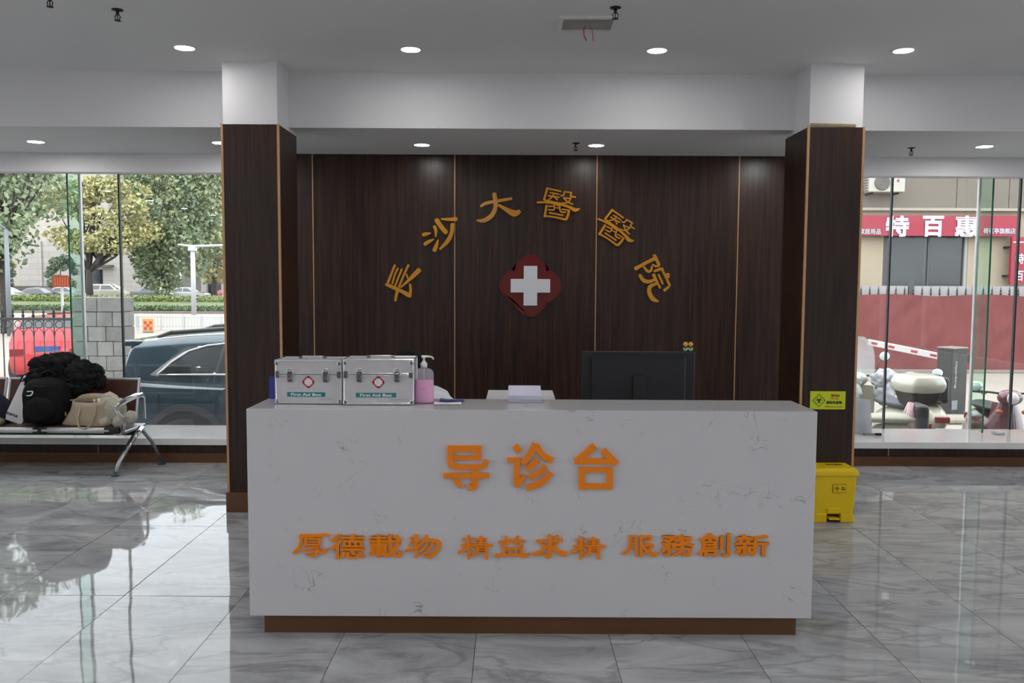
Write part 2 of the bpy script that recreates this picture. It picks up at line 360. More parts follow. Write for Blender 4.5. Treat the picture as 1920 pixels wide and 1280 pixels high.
def window(n, x0, x1, jpx, fin_x, wains, side):
    w = thing('window_%d' % n, {1: 'tall frameless shop window left of the wood pillars, looking onto street trees', 2: 'tall frameless shop window right of the wood pillars, looking onto a red banner shop'}[n], 'window', ((x0 + x1) / 2, DG, 0), kind='structure')
    X0, X1 = x0 - w.location.x, x1 - w.location.x
    js = sorted([AX(p, 560, DG) - w.location.x for p in jpx] + [AX(fin_x[1], 560, DG) - w.location.x])
    js = [j for j in js if X0 < j < X1]
    ed = [X0] + js + [X1]
    for a, b in zip(ed[:-1], ed[1:]):
        MB().box(a + 0.004, b - 0.004, 0, 0.012, 0.19, 2.72).build('pane', M['glass'], w)
    for p in jpx:
        x = AX(p, 560, DG) - w.location.x
        MB().box(x - 0.0065, x + 0.0065, -0.004, 0.03, 0.19, 2.72).build('joint', M['joint'], w)
    # glass fin standing square to the panes
    fx = AX(fin_x[1], 560, DG) - w.location.x; fd = 0.215
    MB().box(fx - 0.006, fx + 0.006, -fd, -0.004, 0.225, 2.72).build('fin', M['fin'], w)
    MB().box(fx - 0.0068, fx + 0.0068, -fd - 0.008, -fd, 0.225, 2.72).build('fin_edge', M['glass_edge'], w)
    MB().box(fx - 0.010, fx + 0.010, -0.010, 0.02, 0.225, 2.72).build('fin_channel', M['metal'], w)
    MB().box(X0, X1, -0.02, 0.04, 2.585, 2.76).build('head_frame', mat('brown_frame', srgb(96, 78, 68), 0.5), w)
    # sill
    MB().box(X0, X1, DW - DG - 0.035, 0.016, 0.16, 0.218, bev=0.004, seg=2).build('sill', M['white_stone'], w)
    MB().box(X0, X1, DW - DG + 0.02, 0.05, -0.7, 0.15).build('dwarf_wall', mat('grey_plinth_render', srgb(120, 122, 124), 0.8), w)
    for a, b in zip([X0] + [AX(p, 840, DW) - w.location.x for p in wains], [AX(p, 840, DW) - w.location.x for p in wains] + [X1]):
        MB().box(a + 0.003, b - 0.003, DW - DG, DW - DG + 0.02, 0.085, 0.16).build('panel', M['wood'], w)
    for p in wains:
        x = AX(p, 840, DW) - w.location.x
        MB().box(x - 0.003, x + 0.003, DW - DG - 0.002, DW - DG + 0.02, 0.085, 0.16).build('brass_strip', M['brass'], w)
    return w
win1 = window(1, XL, bx0, [228], (133, 156), [184], -1)
win2 = window(2, bx1, XR, [1666, 1905], (1848, 1828), [1666], 1)
struct(MB().box(XL, bx0, DW - 0.012, DW + 0.02, 0, 0.085).build('baseboard_left', M['copper']), 'bronze skirting below the left window sill', 'baseboard')
struct(MB().box(bx1, XR, DW - 0.012, DW + 0.02, 0, 0.085).build('baseboard_right', M['copper']), 'bronze skirting below the right window sill', 'baseboard')
rw = mat('return_wall_wood', srgb(40, 27, 21), 0.4)

def pillar(pxl, pxr, inner, label):
    x0 = AX(pxl, 420, DC); x1 = AX(pxr, 420, DC); d1 = 6.07
    p = thing('pillar', label, 'pillar', ((x0 + x1) / 2, DC, 0), kind='structure'); h = (x1 - x0) / 2; D = d1 - DC
    MB().box(-h + 0.03, h - 0.03, 0.03, D - 0.03, 0, ZC + 0.02).build('core', M['plaster'], p)
    MB().box(-h + 0.012, h - 0.012, 0.0, 0.03, 0.14, 2.635).build('panel', M['wood'], p)
    for sx_ in (-1, 1):
        MB().box(*sorted((sx_ * h, sx_ * (h - 0.03))), 0.012, D, 0.14, 2.635).build('panel', M['wood'], p)
        MB().box(*sorted((sx_ * (h + 0.003), sx_ * (h - 0.012))), -0.003, 0.012, 0.14, 2.638).build('brass_strip', M['brass'], p)
    MB().box(-h + 0.01, h - 0.01, 0.01, D, 2.635, ZC + 0.02).build('plaster_cap', M['plaster'], p)
    MB().box(-h - 0.012, h + 0.012, -0.012, D, 0, 0.14, bev=0.002).build('plinth', M['copper'], p)
    return p
pil1 = pillar(418, 525, 1, 'dark wood clad pillar with brass corners, between the left window and the counter')
pil2 = pillar(1510, 1615, -1, 'dark wood clad pillar with brass corners and a yellow warning sign low on it')

# ------------------------------------------------------------------ ceiling lights, sprinklers, vent
em_boost = mat('light_diffuser_boosted', (1, 1, 1), 0.5, emit=(1.0, 0.98, 0.96), es=LAMP * 2.15)  # stronger emission for the added fill downlights and the window row
em = mat('light_diffuser', (1, 1, 1), 0.5, emit=(1.0, 0.98, 0.96), es=LAMP)
def downlight(x, y, z, label, group='recessed round ceiling downlights'):
    t = thing('ceiling_light', label, 'light', (x, y, z), group=group)
    MB().lathe([(0.058, -0.002), (0.060, -0.006), (0.068, -0.006), (0.070, 0.0)], 32).build('rim', M['white_plastic'], t)
    b = MB().lathe([(0.0001, -0.0045), (0.0585, -0.0045), (0.0585, -0.003)], 32); b.build('diffuser', em_boost if y < 4.5 or (y > 6 and abs(x) > 1.5) else em, t)
    return t
for px, py, lb in ((346, 89, 'leftmost of the four round downlights before the beam'), (770, 92, 'round downlight before the beam, second from the left window side'),
                   (1232, 94, 'round downlight before the beam, right of the ceiling grille'), (1694, 94, 'rightmost of the four round downlights before the beam')):
    p = at(px, py, 5.28); k = (ZC - CAMZ) / (p.z - CAMZ); downlight(p.x * k, p.y * k, ZC, lb)
for px, py, lb in ((67, 265, 'round downlight behind the beam over the left window'), (413, 267, 'round downlight behind the beam, half hidden by the left pillar'),
                   (791, 271, 'left one of two round downlights before the dark wood wall'), (1118, 272, 'right one of two round downlights before the dark wood wall, beside a sprinkler'),
                   (1846, 274, 'round downlight behind the beam over the right window')):
    p = at(px, py, 6.6); k = (ZB + 0.012 - CAMZ) / (p.z - CAMZ); downlight(p.x * k, p.y * k, ZB + 0.012, lb)
for x in (-5.2, -6.7, 2.25, 5.2, 6.7):  # unseen lamps added to brighten the window bays
    downlight(x, 6.55, ZB + 0.012, 'added fill downlight continuing the window row, hidden by a pillar or outside the picture', 'added hidden downlights continuing the window row')
for y in (3.6, 2.0, 0.4, -1.2, -2.8):  # unseen lamps added as fill light for the lobby
    for x in (-6.6, -3.4, -0.6, 2.4, 5.6):
        downlight(x, y, ZC, 'added fill downlight over the front part of the lobby, outside the picture', 'added fill downlights over the front of the lobby')
def sprinkler(px, py, Y, z, label, down=0.07):
    p = at(px, py, Y); k = (z - CAMZ) / (p.z - CAMZ)
    t = thing('sprinkler', label, 'sprinkler', (p.x * k, p.y * k, z))
    MB().lathe([(0.030, 0), (0.030, -0.004), (0.012, -0.008)], 20).build('escutcheon', M['dark_metal'], t)
    MB().lathe([(0.008, -0.004), (0.009, -0.028), (0.005, -0.030)], 12).tube([(0.006, 0, -0.026), (0.015, 0, -0.038), (0.010, 0, -0.054), (0, 0, -0.058)], 0.0028, 6) \
        .tube([(-0.006, 0, -0.026), (-0.015, 0, -0.038), (-0.010, 0, -0.054), (0, 0, -0.058)], 0.0028, 6).build('frame', M['dark_metal'], t)
    MB().cyl((0, 0, -0.030), (0, 0, -0.055), 0.003, n=8).build('bulb', M['red'], t)
    b = MB(); b.lathe([(0.0001, -0.062), (0.018, -0.060), (0.018, -0.058), (0.0001, -0.058)], 16); b.build('deflector', M['dark_metal'], t)
    return t
sprinkler(220, 18, 4.7, ZC, 'bare sprinkler head above and left of the leftmost front downlight')
sprinkler(93, -9, 4.6, ZC, 'sprinkler head cut by the top edge near the upper left corner')
sprinkler(1154, 14, 4.7, ZC, 'sprinkler head at the right corner of the ceiling grille')
sprinkler(1080, 268, 6.4, ZB + 0.012, 'white sprinkler head between the two downlights before the wood wall')
sprinkler(1709, 277, 6.5, ZB + 0.012, 'small sprinkler head behind the beam, right of the right pillar')
pv = [at(px, py, 4.7) for px, py in ((1060, 56), (1144, 31))]
pv = [Vector((p.x * (ZC - CAMZ) / (p.z - CAMZ), p.y * (ZC - CAMZ) / (p.z - CAMZ), ZC)) for p in pv]
vent = thing('air_vent', 'white ceiling air grille with red ribbons tied on', 'vent', ((pv[0].x + pv[1].x) / 2, (pv[0].y + pv[1].y) / 2, ZC))
vw, vd = 0.16, 0.13
vm = mat('vent_paint', (0.74, 0.72, 0.70), 0.6)
b = MB()
for q in ((-vw, vw, -vd, -vd + 0.02), (-vw, vw, vd - 0.02, vd), (-vw, -vw + 0.02, -vd + 0.02, vd - 0.02), (vw - 0.02, vw, -vd + 0.02, vd - 0.02)): b.box(*q, -0.012, 0.0)
b.build('vent_frame', vm, vent)
MB().box(-vw + 0.02, vw - 0.02, -vd + 0.02, vd - 0.02, -0.001, 0.001).build('backing', mat('vent_dark', srgb(150, 140, 134), 0.8), vent)
for i in range(9):
    y = -vd + 0.035 + i * (2 * vd - 0.07) / 8
    MB().box(-vw + 0.02, vw - 0.02, -0.008, 0.008, -0.001, 0.001, M=Matrix.Translation((0, y, -0.006)) @ Matrix.Rotation(R(35), 4, 'X')).build('slat', vm, vent)
rib = mat('red_ribbon', srgb(190, 30, 34), 0.7)
MB().tube([(-0.005, 0, -0.008), (-0.020, -0.01, -0.035), (-0.018, -0.01, -0.07), (-0.004, -0.01, -0.10)], 0.004, 6, sy=0.4).build('ribbon', rib, vent)
MB().tube([(0.008, 0, -0.008), (0.026, -0.01, -0.035), (0.032, -0.01, -0.07), (0.034, -0.01, -0.10)], 0.004, 6, sy=0.4).build('ribbon', rib, vent)
# hairline cracks in the beam are real grooves too fine to show; a peeled strip above the right pillar
pp = at(1565, 238, DC); tag(MB().box(-0.16, 0.14, 0, 0.008, -0.006, 0.010, M=Matrix.Rotation(R(1), 4, 'Y')).build('foam_strip', mat('yellow_foam', srgb(170, 150, 95), 0.9, var=0.3, vscale=40), loc=(pp.x, DC - 0.0045, 2.647)), 'thin strip of yellow foam sealant along the top of the right pillar cladding', 'sealant')

# ------------------------------------------------------------------ wall lettering (arc) and cross
PL = DW - 0.020
def px_strokes(mb, strokes, ox, oy, sc, Y, k=1.0, depth=0.018):
    for st in strokes:
        pts = []
        for (x, y, w) in st:
            p = at(ox + x / sc, oy + y / sc, Y); q = at(ox + (x + w) / sc, oy + y / sc, Y)
            pts.append((p.x, p.z, (q - p).length))
        mb.stroke(pts, Y, Y + depth, k)
    return mb
arc = thing('wall_lettering', 'arc of six amber Chinese characters on the dark wood wall', 'lettering', (0, 0, 0))
def letter(mb, name='character', m=None, parent=None, pivot=None): return mb.build(name, m or M['gold'], parent)
s_ = 14.222
chang = [[(430, 240, 60), (360, 420, 62), (250, 700, 68)], [(515, 325, 52), (440, 480, 52), (360, 740, 52)], [(615, 350, 55), (530, 560, 52), (440, 790, 52)],
         [(795, 240, 60), (690, 460, 56), (540, 820, 60)], [(200, 750, 80), (400, 840, 95), (620, 940, 95), (800, 1040, 120)],
         [(835, 745, 60), (850, 900, 70), (830, 1080, 80)], [(510, 900, 90), (470, 1040, 80), (445, 1190, 60)],
         [(590, 830, 45), (760, 680, 70), (930, 520, 115), (1080, 370, 130)], [(740, 480, 50), (775, 580, 50)]]
sha = [[(390, 665, 30), (270, 690, 95), (190, 710, 95)], [(470, 830, 35), (330, 900, 95), (230, 965, 90)], [(490, 490, 90), (530, 600, 85), (525, 770, 30)],
       [(590, 850, 35), (550, 980, 95), (490, 1130, 110)], [(550, 320, 130), (660, 480, 120), (800, 650, 120)],
       [(680, 290, 45), (860, 300, 80), (1070, 290, 110)], [(970, 430, 100), (950, 650, 100), (850, 870, 110), (640, 1090, 60)]]
da = [[(170, 590, 60), (300, 510, 85), (560, 460, 85), (980, 385, 70)], [(520, 260, 110), (555, 470, 115), (540, 670, 110), (440, 850, 120), (240, 970, 110), (60, 965, 40)],
      [(640, 560, 70), (850, 680, 110), (1050, 780, 170), (1190, 730, 110)]]
yuan = [[(150, 430, 90), (380, 300, 80), (620, 180, 85)], [(600, 110, 80), (690, 290, 75), (720, 340, 60)], [(720, 345, 60), (640, 370, 50), (560, 330, 45)],
        [(350, 390, 50), (440, 490, 70), (520, 470, 60), (540, 380, 50)], [(600, 490, 60), (740, 440, 70), (800, 430, 60)], [(780, 440, 55), (870, 620, 55), (970, 830, 60)],
        [(950, 860, 55), (840, 950, 70)], [(920, 560, 90), (930, 630, 80)], [(700, 570, 50), (800, 790, 50)], [(580, 570, 80), (660, 740, 60), (740, 890, 50)],
        [(250, 580, 70), (330, 700, 90), (460, 740, 85), (620, 690, 60)], [(660, 780, 70), (500, 860, 90), (480, 1000, 100), (560, 1150, 110), (690, 1210, 50)]]
letter(px_strokes(MB(), chang, 710, 480, s_, PL), parent=arc)
letter(px_strokes(MB(), sha, 780, 390, s_, PL), parent=arc)
letter(px_strokes(MB(), da, 890, 345, s_, PL), parent=arc)
yi = [[(370, 175, 60), (330, 330, 55), (285, 480, 55)], [(380, 190, 50), (560, 225, 45), (730, 265, 45)], [(285, 490, 45), (500, 540, 40), (730, 590, 45)],
      [(440, 300, 38), (560, 320, 38), (690, 345, 38)], [(400, 380, 40), (540, 400, 40), (690, 420, 38)], [(540, 300, 40), (520, 400, 40), (410, 480, 35)], [(540, 400, 36), (640, 490, 40)],
      [(820, 280, 45), (930, 285, 42), (1020, 305, 45)], [(830, 290, 40), (800, 370, 38), (730, 380, 40)], [(1010, 310, 50), (1000, 390, 45), (1130, 420, 38)],
      [(800, 440, 40), (920, 450, 38), (1010, 440, 40)], [(1000, 450, 40), (920, 560, 42), (760, 580, 35)], [(820, 460, 38), (940, 560, 40), (1050, 610, 45)],
      [(110, 560, 55), (350, 560, 55), (700, 610, 55), (950, 680, 75), (1110, 760, 100), (1230, 730, 40)],
      [(350, 640, 60), (330, 780, 60), (300, 940, 60)], [(300, 920, 45), (560, 950, 45), (860, 1020, 60)], [(950, 770, 60), (930, 880, 65), (880, 1010, 70)],
      [(400, 665, 38), (540, 660, 35)], [(560, 620, 38), (560, 700, 40), (540, 760, 38), (400, 755, 35)], [(700, 640, 40), (710, 760, 42), (760, 820, 40), (860, 820, 38)],
      [(760, 740, 38), (940, 770, 38)], [(430, 840, 42), (600, 870, 42), (790, 905, 42)], [(620, 630, 36), (680, 640, 36)], [(600, 700, 32), (690, 712, 32)]]
letter(px_strokes(MB(), yi, 1000, 340, s_, PL), parent=arc)
ca, sa = math.cos(R(19)), math.sin(R(19))
def rot_st(sts, cx, cy, dx, dy, a, k=1.0):
    c, s = math.cos(a), math.sin(a); out = []
    for st in sts: out.append([((x - cx) * c * k - (y - cy) * s * k + cx + dx, (x - cx) * s * k + (y - cy) * c * k + cy + dy, w * k) for x, y, w in st])
    return out
letter(px_strokes(MB(), rot_st(yi, 640, 600, -15, 70, R(23), 0.98), 1110, 380, s_, PL), parent=arc)
letter(px_strokes(MB(), yuan, 1180, 470, 12.8, PL), parent=arc)
arc.location = (0, 0, 0)

cc = at(994.5, 535.5, PL)
em_ = thing('wall_emblem', 'dark red quatrefoil emblem with a raised white cross on the wood wall', 'emblem', (cc.x, PL, cc.z))
u = (AX(1054, 535, PL) - AX(937, 535, PL)) / 2
def foil(r, n=20):
    """rounded diamond with notched corners, like four lobes around a square"""
    pts = []
    for q in range(4):
        a0 = q * PI / 2
        lobe = [(0.46 * r, -0.54 * r), (0.60 * r, -0.53 * r), (0.74 * r, -0.44 * r), (0.97 * r, -0.16 * r), (1.0 * r, 0), (0.97 * r, 0.16 * r), (0.74 * r, 0.44 * r), (0.60 * r, 0.53 * r), (0.46 * r, 0.54 * r)]
        for x, y in lobe: pts.append((x * math.cos(a0) - y * math.sin(a0), x * math.sin(a0) + y * math.cos(a0)))
    return pts
MB().prism(foil(u), 0.0, 0.02).build('backing', M['red'], em_)
cw = u * 0.215; cl = u * 0.63
cross = [(-cw, -cl), (cw, -cl), (cw, -cw), (cl, -cw), (cl, cw), (cw, cw), (cw, cl), (-cw, cl), (-cw, cw), (-cl, cw), (-cl, -cw), (-cw, -cw)]
MB().prism(cross, -0.022, 0.0).build('cross', M['white_acr'], em_)
# ------------------------------------------------------------------ reception counter
DF = 3.60
cx0 = AX(464, 900, DF); cx1 = AX(1529, 900, DF); ZT = 1.030; zb0 = 0.098
TD = 0.345                                    # depth of the raised top
ctr = thing('reception_counter', 'white speckled stone reception counter with orange Chinese lettering on its front', 'counter', ((cx0 + cx1) / 2, DF, 0))
hw = (cx1 - cx0) / 2
MB().box(-hw, hw, 0, 0.025, zb0, ZT - 0.0, bev=0.0015).build('front_panel', M['quartz'], ctr)
MB().box(-hw, hw, 0.025, TD, ZT - 0.04, ZT, bev=0.0015).build('top_ledge', M['quartz'], ctr)
for s1 in (-1, 1): MB().box(*sorted((s1 * hw, s1 * (hw - 0.025))), 0.025, TD, zb0, ZT - 0.04).box(*sorted((s1 * hw, s1 * (hw - 0.025))), TD, 0.95, zb0, 0.88).build('side_panel', M['quartz'], ctr)
MB().box(-hw + 0.02, hw - 0.02, TD - 0.02, TD, zb0, ZT - 0.04).build('inner_panel', M['white_plastic'], ctr)
MB().box(-hw + 0.025, hw - 0.025, TD, 0.95, 0.72, 0.75, bev=0.003).build('desk_board', M['white_stone'], ctr)
MB().box(-hw + 0.05, hw - 0.05, 0.05, 0.90, 0, zb0).build('plinth', M['copper'], ctr)
cl_ = MB()
LY = -0.012
def ctr_letter(mb, m=None):
    o = mb.build('character', m or M['orange'], ctr); o.location = (-ctr.location.x, -ctr.location.y, 0); return o
dao = [[(100, 165, 62), (440, 165, 62)], [(410, 150, 60), (410, 280, 60)], [(160, 257, 45), (420, 257, 45)], [(130, 150, 60), (130, 300, 60), (165, 345, 55), (260, 348, 52), (430, 345, 52), (480, 320, 52), (498, 280, 45)],
       [(60, 435, 52), (520, 435, 52)], [(376, 375, 60), (378, 500, 60), (365, 555, 50), (305, 548, 62)], [(175, 465, 45), (205, 510, 52), (235, 550, 45)]]
zhen = [[(775, 135, 60), (825, 200, 60)], [(700, 278, 50), (825, 278, 50)], [(795, 262, 60), (795, 540, 60)], [(785, 545, 40), (830, 495, 55), (880, 430, 30)],
        [(980, 115, 65), (930, 220, 62), (850, 315, 60)], [(985, 125, 60), (1050, 225, 60), (1155, 288, 62)], [(1015, 275, 52), (890, 378, 55)], [(1085, 335, 50), (1020, 400, 52), (920, 458, 55)],
        [(1140, 405, 60), (1040, 505, 60), (890, 562, 58)]]
tai = [[(1575, 135, 70), (1480, 220, 66), (1385, 290, 60)], [(1370, 292, 60), (1760, 292, 60)], [(1655, 180, 62), (1795, 320, 66)], [(1445, 350, 62), (1445, 575, 62)], [(1415, 378, 52), (1755, 378, 52)],
       [(1722, 352, 62), (1722, 572, 62)], [(1420, 542, 55), (1745, 542, 55)]]
for st in (dao, zhen, tai): ctr_letter(px_strokes(MB((0.0, 1.0)), st, 820, 810, 5.333, DF + LY, depth=-LY))
s2 = 6.19
hou = [[(140, 150, 45), (300, 150, 38), (440, 140, 30), (490, 160, 12)], [(155, 150, 40), (150, 230, 40), (125, 300, 42), (65, 350, 40)],
       [(200, 180, 26), (205, 255, 26)], [(370, 180, 34), (360, 260, 28)], [(200, 185, 22), (370, 185, 22)], [(205, 218, 18), (365, 218, 18)], [(205, 250, 22), (365, 252, 22)],
       [(195, 285, 20), (370, 285, 22), (310, 320, 24)], [(160, 335, 18), (330, 325, 24), (400, 345, 40), (450, 310, 30)], [(325, 320, 30), (325, 365, 36), (290, 385, 40), (215, 370, 18)]]
qiu = [[(1005, 222, 40), (1160, 215, 30), (1305, 215, 38)], [(1155, 155, 50), (1160, 280, 50), (1160, 380, 52), (1130, 405, 44), (1070, 380, 22)], [(1250, 160, 40), (1215, 195, 30)],
       [(1060, 250, 25), (1100, 285, 30)], [(1130, 280, 30), (1050, 350, 44), (960, 378, 42)], [(1260, 240, 20), (1190, 290, 28)], [(1190, 290, 34), (1270, 350, 60), (1340, 378, 70)]]
yi2 = [[(630, 170, 32), (660, 215, 30)], [(775, 165, 30), (730, 225, 32)], [(550, 235, 34), (700, 222, 30), (855, 220, 30)], [(650, 240, 26), (620, 270, 26), (570, 295, 22)], [(740, 240, 26), (790, 265, 26), (835, 280, 18)],
       [(610, 305, 34), (610, 385, 34)], [(610, 310, 22), (830, 310, 22)], [(822, 305, 34), (822, 385, 34)], [(682, 312, 24), (682, 385, 24)], [(750, 312, 24), (750, 385, 24)],
       [(510, 395, 44), (660, 385, 30), (800, 390, 40), (860, 398, 46), (910, 375, 24)]]
jing = [[(180, 160, 38), (182, 300, 36), (180, 430, 34)], [(90, 275, 22), (230, 262, 24)], [(120, 195, 24), (145, 235, 20)], [(240, 190, 22), (215, 235, 22)], [(170, 290, 28), (120, 330, 34), (60, 360, 34)], [(195, 290, 24), (250, 325, 26)],
        [(330, 170, 38), (332, 268, 34)], [(265, 200, 20), (400, 195, 20)], [(275, 232, 18), (395, 228, 18)], [(235, 270, 24), (350, 262, 26), (465, 275, 32)],
        [(290, 290, 30), (285, 350, 32), (225, 400, 34)], [(290, 295, 22), (395, 295, 24)], [(395, 290, 32), (398, 350, 34), (395, 430, 36)], [(300, 325, 16), (385, 325, 16)], [(300, 355, 16), (385, 355, 16)]]
ctr_letter(px_strokes(MB(), hou, 540, 980, s2, DF - 0.009, depth=0.009))
s3 = 6.4
ctr_letter(px_strokes(MB(), jing, 850, 980, s3, DF - 0.009, depth=0.009))
ctr_letter(px_strokes(MB(), yi2, 850, 980, s3, DF - 0.009, depth=0.009))
ctr_letter(px_strokes(MB(), qiu, 850, 980, s3, DF - 0.009, depth=0.009))
j2 = [[(x * 1.0 + 1350 + (y - 300) * -0.03, y * 0.95 + 22, w) for x, y, w in st] for st in jing]
ctr_letter(px_strokes(MB(), j2, 850, 980, s3, DF - 0.009, depth=0.009))
wu = [[(1485, 145, 44), (1488, 270, 42), (1490, 395, 40)], [(1425, 175, 28), (1440, 215, 24), (1400, 265, 22)], [(1440, 215, 24), (1530, 205, 24)], [(1370, 325, 40), (1450, 300, 30), (1540, 280, 20)],
      [(1610, 155, 40), (1570, 220, 34), (1520, 262, 26)], [(1590, 205, 36), (1690, 205, 40), (1755, 240, 48), (1720, 330, 44), (1640, 395, 44), (1590, 380, 24)],
      [(1620, 230, 26), (1590, 290, 26), (1530, 330, 22)], [(1685, 235, 26), (1640, 310, 28), (1560, 370, 22)]]
ctr_letter(px_strokes(MB(), wu, 540, 980, s2, DF - 0.009, depth=0.009))
fu = [[(195, 155, 34), (190, 260, 34), (175, 320, 36), (120, 360, 40)], [(190, 160, 24), (270, 160, 26)], [(268, 158, 34), (268, 385, 34)], [(200, 235, 16), (265, 235, 16)], [(200, 285, 16), (265, 285, 16)],
      [(325, 155, 34), (325, 390, 34)], [(325, 160, 24), (445, 158, 26)], [(435, 160, 34), (430, 200, 28), (360, 210, 26)], [(345, 260, 22), (455, 258, 28), (420, 310, 32), (350, 362, 22)], [(345, 275, 24), (400, 330, 36), (470, 375, 48), (520, 350, 20)]]
ctr_letter(px_strokes(MB(), fu, 1150, 980, s2, DF - 0.009, depth=0.009))
for ch, px, py, wpx, hpx, of in (('德', 652, 1024, 62, 46, .016), ('載', 723, 1023, 60, 42, .018), ('務', 1270, 1022, 60, 40, .018), ('創', 1339, 1021, 58, 43, .016), ('新', 1410, 1022, 62, 40, .018)):
    p = at(px, py, DF - 0.0045); sc = (at(px + 1, py, DF) - at(px, py, DF)).length
    g = MB(); glyph(g, ch, (p.x, p.y, p.z), wpx * sc, hpx * sc, depth=0.009, offset=of); ctr_letter(g)

# ------------------------------------------------------------------ first aid boxes
alu = mat('brushed_aluminium', (0.56, 0.55, 0.565), 0.42, 0.25, var=0.05, vscale=20)
aluf = mat('bright_aluminium_edge', (0.74, 0.74, 0.76), 0.22, 0.7)
latch_m = mat('nickel_latch', (0.17, 0.16, 0.155), 0.3, 0.9)
teal = mat('teal_print', srgb(20, 120, 122), 0.5)
crimson = mat('crimson_print', srgb(165, 12, 40), 0.5)
txt_w = mat('white_print', (0.85, 0.85, 0.85), 0.5); txt_k = mat('black_print', (0.02, 0.02, 0.02), 0.6)
def aid_box(label, x0, x1, y, z0, h, d, rz):
    w = x1 - x0; t = thing('first_aid_box', label, 'first aid box', ((x0 + x1) / 2, y, z0), rz, 'metal first aid boxes on the counter')
    a = w / 2; e = 0.007; hl = h * 0.66
    MB().box(-a + .003, a - .003, .003, d - .003, 0.004, hl, bev=.002).build('case', alu, t)
    MB().box(-a + .003, a - .003, .003, d - .003, hl + .0025, h - .003, bev=.002).build('lid', alu, t)
    f = MB()
    for xx in (-a, a - e):
        for yy in (0, d - e): f.box(xx, xx + e, yy, yy + e, 0.003, h, bev=.0018)
        for zz in (0.003, h - e): f.box(xx, xx + e, e, d - e, zz, zz + e, bev=.0018)
    for yy in (0, d - e):
        for zz in (0.003, h - e, hl - .004, hl + .003): f.box(-a + e, a - e, yy, yy + (e if zz in (0.003, h - e) else .004), zz, zz + (e if zz in (0.003, h - e) else .0045), bev=.001)
    f.build('edge_frame', aluf, t)
    for sx_ in (-1, 1):
        for zz in (0.014, h - .016):
            MB().box(sx_ * (a - .010) - .010, sx_ * (a - .010) + .010, -.0025, .008, zz - .009, zz + .009, bev=.003, seg=2).build('corner_cap', aluf, t)
            MB().lathe([(.0070, 0), (.0060, .0025), (.0001, .003)], 10).build('rivet', latch_m, t, loc=(sx_ * (a - .011), -.0026, zz)).rotation_euler = (PI / 2, 0, 0)
        MB().box(sx_ * (a - .013) - .009, sx_ * (a - .013) + .009, -.004, .004, hl - .014, hl + .016, bev=.003).build('hinge_plate', latch_m, t)
        l = thing_part = MB().box(-.013, .013, -.007, .002, -.034, .012, bev=.003).box(-.010, .010, -.011, -.005, -.028, .006, bev=.002).build('latch', latch_m, t, loc=(sx_ * a * .53, 0, hl + .002))
        MB().tube([(-.014, -.009, -.004), (-.014, -.007, .016), (-.008, -.005, .027), (.008, -.005, .027), (.014, -.007, .016), (.014, -.009, -.004)], .0026, 6).build('latch_hoop', aluf, l)
        MB().lathe([(.006, 0), (.006, .006), (.0001, .006)], 10).build('lock', latch_m, l, loc=(0, -.008, -.020)).rotation_euler = (PI / 2, 0, 0)
    q = MB().prism(foil(.028), -.0008, .0005); q.build('emblem', crimson, t, loc=(0, .0028, h * .50))
    q = MB(); k = .0042
    q.prism([(v[0] * .0275, v[1] * .0275) for v in [(-.36, -.63), (.36, -.63), (.36, -.36), (.63, -.36), (.63, .36), (.36, .36), (.36, .63), (-.36, .63), (-.36, .36), (-.63, .36), (-.63, -.36), (-.36, -.36)]], -.0012, -.0006)
    q.build('emblem_cross', mat('emblem_white', (0.7, 0.68, 0.7), 0.5), t, loc=(0, .0028, h * .50))
    lb = MB().box(-a * .57, a * .57, -.0008, .0005, -.0105, .0105).build('label_plate', teal, t, loc=(-a * .07, .0026, h * .22))
    g = MB(); glyph(g, 'First Aid Box', (0, -.0012, 0), a * .9, .0125, depth=.0006, offset=.012); g.build('print', txt_w, lb)
    g = MB(); glyph(g, '医用急救箱专用', (0, 0, 0), a * .42, .0035, depth=.0006); g.build('print', mat('grey_print', (.3, .3, .3), .5), t, loc=(a * .55, .0024, h * .12))
    hd = MB().tube([(-.052, d / 2, h + .004), (-.046, d / 2, h + .008), (.046, d / 2, h + .008), (.052, d / 2, h + .004)], .0045, 8, sy=.8)
    hd.build('handle', aluf, t)
    for sx_ in (-1, 1): MB().box(sx_ * .056 - .009, sx_ * .056 + .009, d / 2 - .009, d / 2 + .009, h, h + .009, bev=.002).build('handle_mount', latch_m, t)
    for sx_ in (-1, 1):
        for yy in (.018, d - .018): MB().lathe([(.006, 0), (.006, .004), (.0001, .004)], 10).build('foot', M['black'], t, loc=(sx_ * (a - .02), yy, 0))
    return t
yb_ = 3.745
aid_box('metal first aid box with teal label, nearest the left end of the counter', AX(515, 720, yb_), AX(641, 720, yb_), yb_, ZT, 0.204, 0.175, R(-1.0))
aid_box('metal first aid box with teal label, pressed against the pink hand gel bottle', AX(643.5, 720, 3.73), AX(776, 720, 3.73), 3.725, ZT, 0.210, 0.18, R(1.0))

